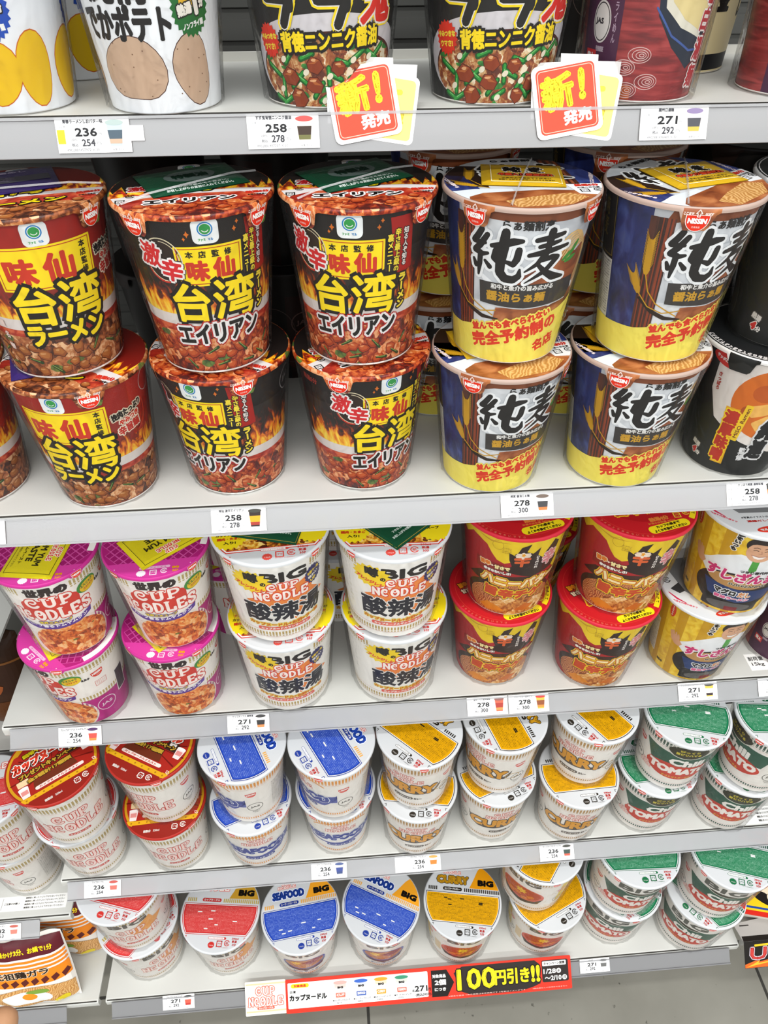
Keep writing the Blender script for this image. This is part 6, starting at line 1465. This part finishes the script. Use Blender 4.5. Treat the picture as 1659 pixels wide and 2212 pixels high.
def banner():
    M = rail_axes(45); org = np.array([0, -66.6, -.6]) + M[:, 2] * 3
    t = empty('discount_banner', (422, -66, -12)); tag(t, 'long red discount banner with yellow price numerals clipped to the lowest shelf', 'banner')
    loc = lambda u, v, n=0: org + M @ np.array([u, v, n]) - np.array([422, -66, -12])
    A = Art()                                                           # main strip, 247..652 by 45
    A.rect('#d8321f', -201, -22.3, 201, 22.3, 1); A.rbox('#f1f1ef', -101, .6, 196, 34.5, 1.5, 2); A.rbox('#f2cc1c', -182, 13.4, 25, 5.6, 2.6, 3); A.text('対象商品', -182, 13.4, 17, 3.6, '#d8321f', 4, .2)
    A.text('日清', -192, 5.4, 8, 3.4, '#1d1a18', 3, .15); A.text('カップヌードル', -171, -2.6, 52, 8.6, '#1d1a18', 3, .5)
    for x, body, band, lid, nm, gm, lt in ((-126, '#d4c0b6', '#e0806a', '#e0a49c', 'カップヌードルビッグ', '101G', '#e86a54'), (-97, '#c4c6d0', '#3a5aa8', '#3a62b8', 'シーフードビッグ', '104G', '#3a5aa8'), (-69, '#d4c6ae', '#d8961c', '#d89a2c', 'カレービッグ', '120G', '#d8961c'), (-40, '#c6c8be', '#2f6a50', '#3a8a6a', 'チリトマトビッグ', '107G', '#e0604c')):
        mini_cup(A, x, 2.6, 17, 21, 3, body, '#ece8e2', lid, band); A.text('BIG', x, 6.6, 8, 3, '#2a2624', 6, .3); A.rect(lt, x - 6.6, -6.6, x + 6.6, -.6, 5); A.text({'#e86a54': 'CUP', '#3a5aa8': 'SEAFOOD', '#d8961c': 'CURRY', '#e0604c': 'TOMATO'}[lt], x, -3.4, 11, 3.4, '#f4f0ea', 6, .2)
        A.text('●' + nm, x + 1, -10.6, 24, 2.3, '#2a2624', 3, .08); A.text(gm, x - 2, -14, 7, 2, '#2a2624', 3, .06)
    A.text('各', -24, -7, 3.6, 3.6, '#1d1a18', 3, .1); A.text('271', -13, -4.6, 18, 8, '#1d1a18', 3, .35); A.text('円', -1.2, -6.6, 4, 4, '#1d1a18', 3, .15); A.text('(税込292円)', -10, -13.2, 22, 4.4, '#1d1a18', 3, .16)
    A.poly('#17130f', [(2, 18), (24, 18), (34, 0), (24, -18), (2, -18)], 4); A.text('対象商品', 13, 10, 19, 5, '#f4f2ee', 5, .22); A.text('2個', 14.5, 1.5, 16, 8, '#f4f2ee', 5, .4); A.text('につき', 14, -8, 16, 4.6, '#f4f2ee', 5, .22)
    A.poly('#2a2320', [(34, 12), (46, 20), (150, 20), (157, 14), (157, -12), (146, -16), (128, -20), (60, -20), (44, -14)], 4)
    A.text('100', 66, 2.2, 56, 29, '#f4e01c', 6, 1.1, [(1.7, '#17130f')]); A.text('円引き', 117, 1.4, 50, 21.5, '#f4e01c', 6, .8, [(1.6, '#17130f')]); A.text('!!', 150.5, 2, 13, 23, '#f4e01c', 6, 1.2, [(1.6, '#17130f')])
    A.rbox('#2a2320', 179, 3.6, 38, 30, 2.5, 4); A.rbox('#f4f2ee', 178, 14, 34, 6.4, 1.2, 5); A.text('キャンペーン期間', 178, 14, 30, 4, '#2a2320', 6, .15); A.text('1/28', 171, 3.4, 18, 6.6, '#f4f2ee', 6, .3); A.text('～2/10', 175.5, -6, 24, 6.6, '#f4f2ee', 6, .3)
    for x, y, c in ((184, 3.4, '水'), (192, -6, '月')): A.ell('#f4f2ee', x, y, 3.4, 3.4, 6); A.text(c, x, y, 4.2, 4.2, '#2a2320', 7, .12)
    A.text('※組合せ自由 ※表示価格は本体価格です ※写真はイメージです', 80, -18.6, 110, 1.8, '#f0c8bc', 5); A.text('※他の割引との併用はできません', 170, -18.4, 50, 1.6, '#f0c8bc', 5)
    slab('banner_strip', rr(0, 0, 404, 45.4, 1.6), '#d8321f', A, M, loc(450.5, -11.5, 1.0), .6, parent=t)
    B = Art(); B.rect('#e9e2d4', -27, -22.4, 27.6, 22.4, 1)
    for y in (17.8, -18.6): B.rect('#cfc29a', -27, y, 27.6, y + 2.2, 2); B.line('#d8cfae', [(-27, y - 1.6), (27.6, y - 1.6)], .35, 2)
    cup_noodle(B, 0, 2.2, 48, 27, '#f4ece4', '#d8604e', 2, 1.8, .95); B.rbox('#d8604e', 0, -13.4, 24, 3.8, 1.8, 3); B.text('カップヌードル', 0, -13.4, 20, 2.5, '#f4ece4', 4, .12)
    slab('logo_card', rr(0, 0, 56, 45.4, 1.2), '#efe8dc', B, M, loc(220.6, -10.6, .2), .6, parent=t)
banner()

def sticker(x0, x1, y0, y1, z, lines, label, kg=None, skew=0):
    A = Art(); w, h = x1 - x0, y1 - y0
    if kg:
        A.text('耐荷重', w * .22, h * .7, w * .34, h * .26, '#2a2624', 1, .12); A.text(kg, w * .22, h * .34, w * .28, h * .26, '#2a2624', 1, .12); A.rect('#2a2624', w * .46, h * .15, w * .47, h * .85, 1)
    for i in range(lines): A.text('■棚板に乗ったりぶら下がらないでください'[: 20], w * .7 if kg is None else w * .74, h * (.84 - i * .22), w * .52 if kg is None else w * .46, h * .13, '#4a4642', 1, .06)
    if kg is None: A.text('ご注意のお願い', w * .27, h * .5, w * .2, h * .14, '#4a4642', 1, .08); A.rect('#8a8680', w * .14, h * .1, w * .145, h * .9, 1)
    o = slab('shelf_sticker', [(0, 0), (w, 0), (w, h), (0, h)], '#f0efec', A, np.eye(3), (x0, y0, z + .05), .15); tag(o, label, 'sticker', 'white notice stickers on shelf boards')
sticker(800, 850, 44, 66, zC, 0, 'white load limit sticker on the shelf board beside the yellow cups', '15kg')
sticker(846, 902, -10, 12, zD, 4, 'white notice sticker on the shelf board right of the green lidded cups', None)

# ------------------------------------------------------------------ the next bay on the left
LS_Z = 178.0
shelf(-900, -9, -20, LS_Z, 50, 335, 'white shelf of the left bay holding the two plain red lettered cups', (0, 37))
shelf(-900, -9, -66, 0, 45, 335, 'lowest white shelf of the left bay, under the orange noodle bags', (0, 42))
shelf(-900, -9, 42, 562, 45, 335, 'upper shelf of the left bay, its corner showing by the magenta lids', (0, 20))
shelf(-900, -9, 98, 372, 45, 335, 'shelf of the left bay with dark brown packs in shade', (0, 20))
column('red', (-69, 46, -60, -40), (-58, 36, 24, 12), LS_Z, ('lower plain white cup in the left bay, red lettering turned away', 'upper plain white cup in the left bay with red lettering'), 'plain cups in the left bay')
sticker(-112, -17, -9, 9, LS_Z, 4, 'white notice sticker on the front of the left bay shelf')
price_tag(None, 0, 'チキンラーメン', '142', '153', ('#e8d4cc', '#c87a6c', '#b8584c'), 'price tag reading 142 on the left bay shelf edge', bg='#ecd4cc', at=np.array([-90, -20.6, LS_Z - .6]) + rail_axes(50)[:, 1] * -12, tilt=50)

def noodle_bag(x, y, z, w, h, d, lean, turn, label, dark=False, group=None, top_text='お湯かけ3分、お鍋で1分'):
    n, m = 31, 25; us = np.linspace(-1, 1, n); vs = np.linspace(-1, 1, m); rnd = np.random.RandomState(int(abs(x)) + 3)
    def pos(u, v, s):
        f = np.clip(1 - np.abs(u) ** 3.2, 0, 1) ** .6 * np.clip(1 - np.abs(v) ** 4, 0, 1) ** .6
        wr = 1 + .10 * np.sin(7 * u + 3 * v) * np.abs(v) ** 2 + .07 * np.sin(13 * u - 2 * v) * np.abs(v) ** 2
        tz = d / 2 * f * wr; edge = 1.6 * np.sin(9 * u + 1) * (np.abs(v) ** 6)
        return np.stack([u * w / 2 * (1 - .03 * np.abs(v) ** 2), s * (tz + .3) + edge, (v + 1) * h / 2], -1)
    U, V = np.meshgrid(us, vs, indexing='ij'); g = []
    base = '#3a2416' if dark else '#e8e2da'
    for s in (-1, 1):
        a = pos(U, V, s); q = quads(a[:-1, :-1].reshape(-1, 3), a[1:, :-1].reshape(-1, 3), a[1:, 1:].reshape(-1, 3), a[:-1, 1:].reshape(-1, 3))
        g.append((q if s < 0 else q[:, ::-1], None, None, ink(base)))
    A = Art(); W, H = w / 2 - 1, h / 2 - 1
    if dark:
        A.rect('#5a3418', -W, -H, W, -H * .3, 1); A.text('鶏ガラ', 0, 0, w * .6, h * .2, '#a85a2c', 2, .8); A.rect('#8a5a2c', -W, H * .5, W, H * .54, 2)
    else:
        A.rect('#5a1822', -W, H * .62, W, H * .98, 1); A.text(top_text, W * .12, H * .78, w * .66, h * .06, '#f0d018', 3, .3)
        for k in range(5): A.rect('#e8821c', -W, H * (.5 - k * .11), W, H * (.56 - k * .11), 1)
        A.rect('#e8861c', -W, -H * .16, W, H * .2, 2); A.text('元祖鶏ガラ', -W * .05, H * .2, w * .62, h * .1, '#2a1a10', 4, .5, [(.6, '#f0dcc0')])
        for k in range(9): A.poly('#5a1f1c', [(-W + k * w / 9, -H * .02), (-W + (k + .6) * w / 9, H * .06), (-W + (k + .8) * w / 9, -H * .06), (-W + (k + .2) * w / 9, -H * .16)], 5)
        A.ell(NOODLE, W * .1, -H * .62, w * .52, h * .2, 5); A.poly('#ecebe8', blob(-W * .1, -H * .55, w * .26, h * .12, 3, .12), 7); A.ell('#e8901c', -W * .02, -H * .5, w * .085, h * .055, 8); A.poly('#7a9a3a', blob(W * .2, -H * .36, w * .14, h * .03, 5), 8); A.poly('#e0c81c', blob(W * .66, -H * .8, w * .1, h * .05, 6), 8)
        A.ell('#ece8e2', W * .4, -H * .86, w * .12, h * .04, 8)
    A.clip((1, 0), W); A.clip((-1, 0), W); A.clip((0, 1), H); A.clip((0, -1), H)
    for T, mm, zl in A.items:
        for ax, lim in (((1, 0), w / 2), ((0, 1), h / 2)):
            for c in np.arange(-lim, lim, w / 30):
                v = T @ np.array(ax); sp = (v.min(1) < c - 1e-6) & (v.max(1) > c + 1e-6)
                if sp.any(): T = np.concatenate([T[~sp], split_tris(T[sp], ax, c)])
        P = pos(T[..., 0] / (w / 2), T[..., 1] / (h / 2), -1); P[..., 1] -= .35 + .09 * zl
        g.append((P, None, T, mm))
    o = link('noodle_bag', mesh_from('noodle_bag', g), None, (x, y, z), turn); o.rotation_euler[0] = math.radians(-lean); tag(o, label, 'noodle bag', group); return o
noodle_bag(-88, -56, 1.5, 114, 134, 36, 16, 4, 'orange and maroon noodle bag with a fried egg picture, bottom left corner', group='orange noodle bags')
noodle_bag(-66, 6, 1.5, 114, 134, 36, 9, -4, 'orange and maroon noodle bag standing behind the front one, its right side showing', group='orange noodle bags')
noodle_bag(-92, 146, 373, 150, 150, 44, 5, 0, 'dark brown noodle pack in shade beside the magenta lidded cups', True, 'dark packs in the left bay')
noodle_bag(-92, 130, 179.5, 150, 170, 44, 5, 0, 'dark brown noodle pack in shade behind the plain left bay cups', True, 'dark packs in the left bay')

# ------------------------------------------------------------------ the next bay on the right
shelf(911, 1500, -62, 0, 45, 335, 'lowest white shelf of the right bay, under the red square noodle tub', None)
def right_tub():
    t = empty('noodle_tub', (962, 10, .2), -14); tag(t, 'red square noodle tub with a yellow edged picture lid at the bottom right edge', 'noodle tub')
    w = 62
    def ringpts(s, z): return [(x * s, y * s, z) for x, y in rr(0, 0, 2 * w, 2 * w, 16)]
    lv = [(.72, 0), (.78, 8), (.93, 44), (.95, 50)]; g = []
    rings = [np.array(ringpts(s, z)) for s, z in lv]
    for a, b in zip(rings[:-1], rings[1:]): g.append(quads(a, np.roll(a, -1, 0), np.roll(b, -1, 0), b))
    b0 = rings[0]; g.append(np.stack([np.tile(b0.mean(0), (len(b0), 1)), np.roll(b0, -1, 0), b0], 1))
    link('tub_body', mesh_from('tub_body', [(np.concatenate(g), None, None, ink('#e0d8cc'))]), t)
    A = Art(); A.poly('#d8281a', rr(0, 0, 2 * w + 2, 2 * w + 2, 17), 1); A.poly('#f0cc1c', rr(0, 0, 2 * w - 8, 2 * w - 8, 14), 2); A.poly('#1f4a9a', rr(0, 0, 2 * w - 14, 2 * w - 14, 12), 3); A.poly('#f0cc1c', rr(0, 0, 2 * w - 20, 2 * w - 20, 11), 4)
    A.ell('#1d1613', 6, -10, 44, 40, 5)
    for k in range(16): A.poly('#f0dcc0', blob(6 + 28 * math.cos(k * 2.4) * (k / 16) ** .5, -10 + 26 * math.sin(k * 2.4) * (k / 16) ** .5, 10, 8, k, .2), 6 + k % 2)
    for k in range(6): A.poly('#d8641c', blob(6 + 20 * math.cos(k * 1.9), -10 + 18 * math.sin(k * 1.9), 5, 4, k + 30, .2), 8)
    A.text('めし、麺2種', 0, 44, 70, 9, '#1d1613', 6, .6)
    slab('tub_lid', rr(0, 0, 2 * w + 3, 2 * w + 3, 17), '#d8281a', A, np.eye(3), (0, 0, 50), 3.5, parent=t)
right_tub()
def right_sign():
    M = rail_axes(42); t = empty('display_tray', (905, -66, 14)); tag(t, 'black folded display tray front with red outlined capital letters and orange bolts', 'display tray')
    A = Art(); A.rect('#17130f', 0, -37, 120, 0, 1); A.text('UFO', 46, -17, 76, 18, '#c03a34', 3, .9, [(.9, '#c8ccd0'), (1.5, '#3a2030')], shear=.12); A.rbox('#e8b81c', 28, -5.4, 26, 3, .8, 3, 2)
    A.poly('#e0601c', [(0, -37), (0, -32), (10, -29), (24, -24), (21, -29), (40, -26), (60, -20), (120, -26), (120, -37)], 2); A.poly('#f0b02c', [(2, -36), (12, -32), (22, -27), (19.5, -31), (40, -28.5), (40, -30), (14, -34)], 3)
    slab('tray_front', [(0, -37.5), (120, -37.5), (120, 0), (0, 0)], '#1d1916', A, M, (0, 0, 0), .7, parent=t)
    B = Art(); B.rect('#17130f', 0, 0, 120, 7, 1); B.rect('#a8a4a0', 0, 7, 120, 24, 1); B.rbox('#2a2624', 10, 21, 14, 1.6, .3, 2)
    slab('tray_floor', [(0, 0), (120, 0), (120, 40), (-5, 24)], '#a8a4a0', B, np.eye(3), (0, .4, -.8), .7, parent=t)
right_sign()

# ------------------------------------------------------------------ the hand at the bottom left corner
def hand():
    me = bpy.data.meshes.new('hand'); V, E_, Rd = [], [], []
    def chain(pts, radii, start=None):
        prev = start
        for p, r in zip(pts, radii):
            V.append(p); Rd.append(r); i = len(V) - 1
            if prev is not None: E_.append((prev, i))
            prev = i
        return prev
    # fingers point away from the viewer (+y) and the palm faces down; x to the right
    wrist = chain([(0, -70, 0)], [25])
    chain([(0, -125, -4), (0, -190, -10)], [26, 30], wrist)
    palm = chain([(0, -35, 2)], [28], wrist); knu = []
    for x, y, ln, r in ((-30, 16, (34, 24, 20), 8.6), (-11, 22, (40, 27, 21), 9.0), (9, 20, (38, 25, 20), 8.8), (27, 10, (30, 20, 18), 7.8)):
        k = chain([(x * .7, -8, 3), (x, y, 2)], [14, 10.5], palm)
        y1, y2, y3 = y + ln[0], y + ln[0] + ln[1] * .85, y + ln[0] + ln[1] * .85 + ln[2] * .7
        chain([(x, y1, -4), (x, y2, -16), (x, y3, -30)], [r, r * .95, r * .8], k)
    th = chain([(26, -42, -4), (46, -14, -10), (56, 14, -14), (60, 36, -16)], [17, 13, 11, 9], palm)
    me.from_pydata([tuple(c * MM for c in v) for v in V], E_, [])
    o = bpy.data.objects.new('hand', me); COL.objects.link(o); me.materials.append(MATS['skin'])
    sk = o.modifiers.new('skin', 'SKIN'); sk.use_smooth_shade = True
    for d, r in zip(me.skin_vertices[0].data if me.skin_vertices else [], Rd): d.radius = (r * MM, r * MM * .8)
    if not me.skin_vertices:
        pass
    ss = o.modifiers.new('smooth', 'SUBSURF'); ss.levels = 2; ss.render_levels = 2
    return o, Rd
h_o, h_r = hand()
if not h_o.data.skin_vertices:
    import bmesh
    bm = bmesh.new(); bm.from_mesh(h_o.data); lay = bm.verts.layers.skin.verify()
    bm.verts.ensure_lookup_table()
    for v, r in zip(bm.verts, h_r): v[lay].radius = (r * MM, r * MM * .8); v[lay].use_root = (v.index == 0)
    bm.to_mesh(h_o.data); bm.free()
h_o.location = (0.1865, -0.3836, 0.7992); h_o.rotation_euler = (math.radians(49), 0, 0)
tag(h_o, 'bare hand of a person just reaching into the bottom left corner', 'hand')
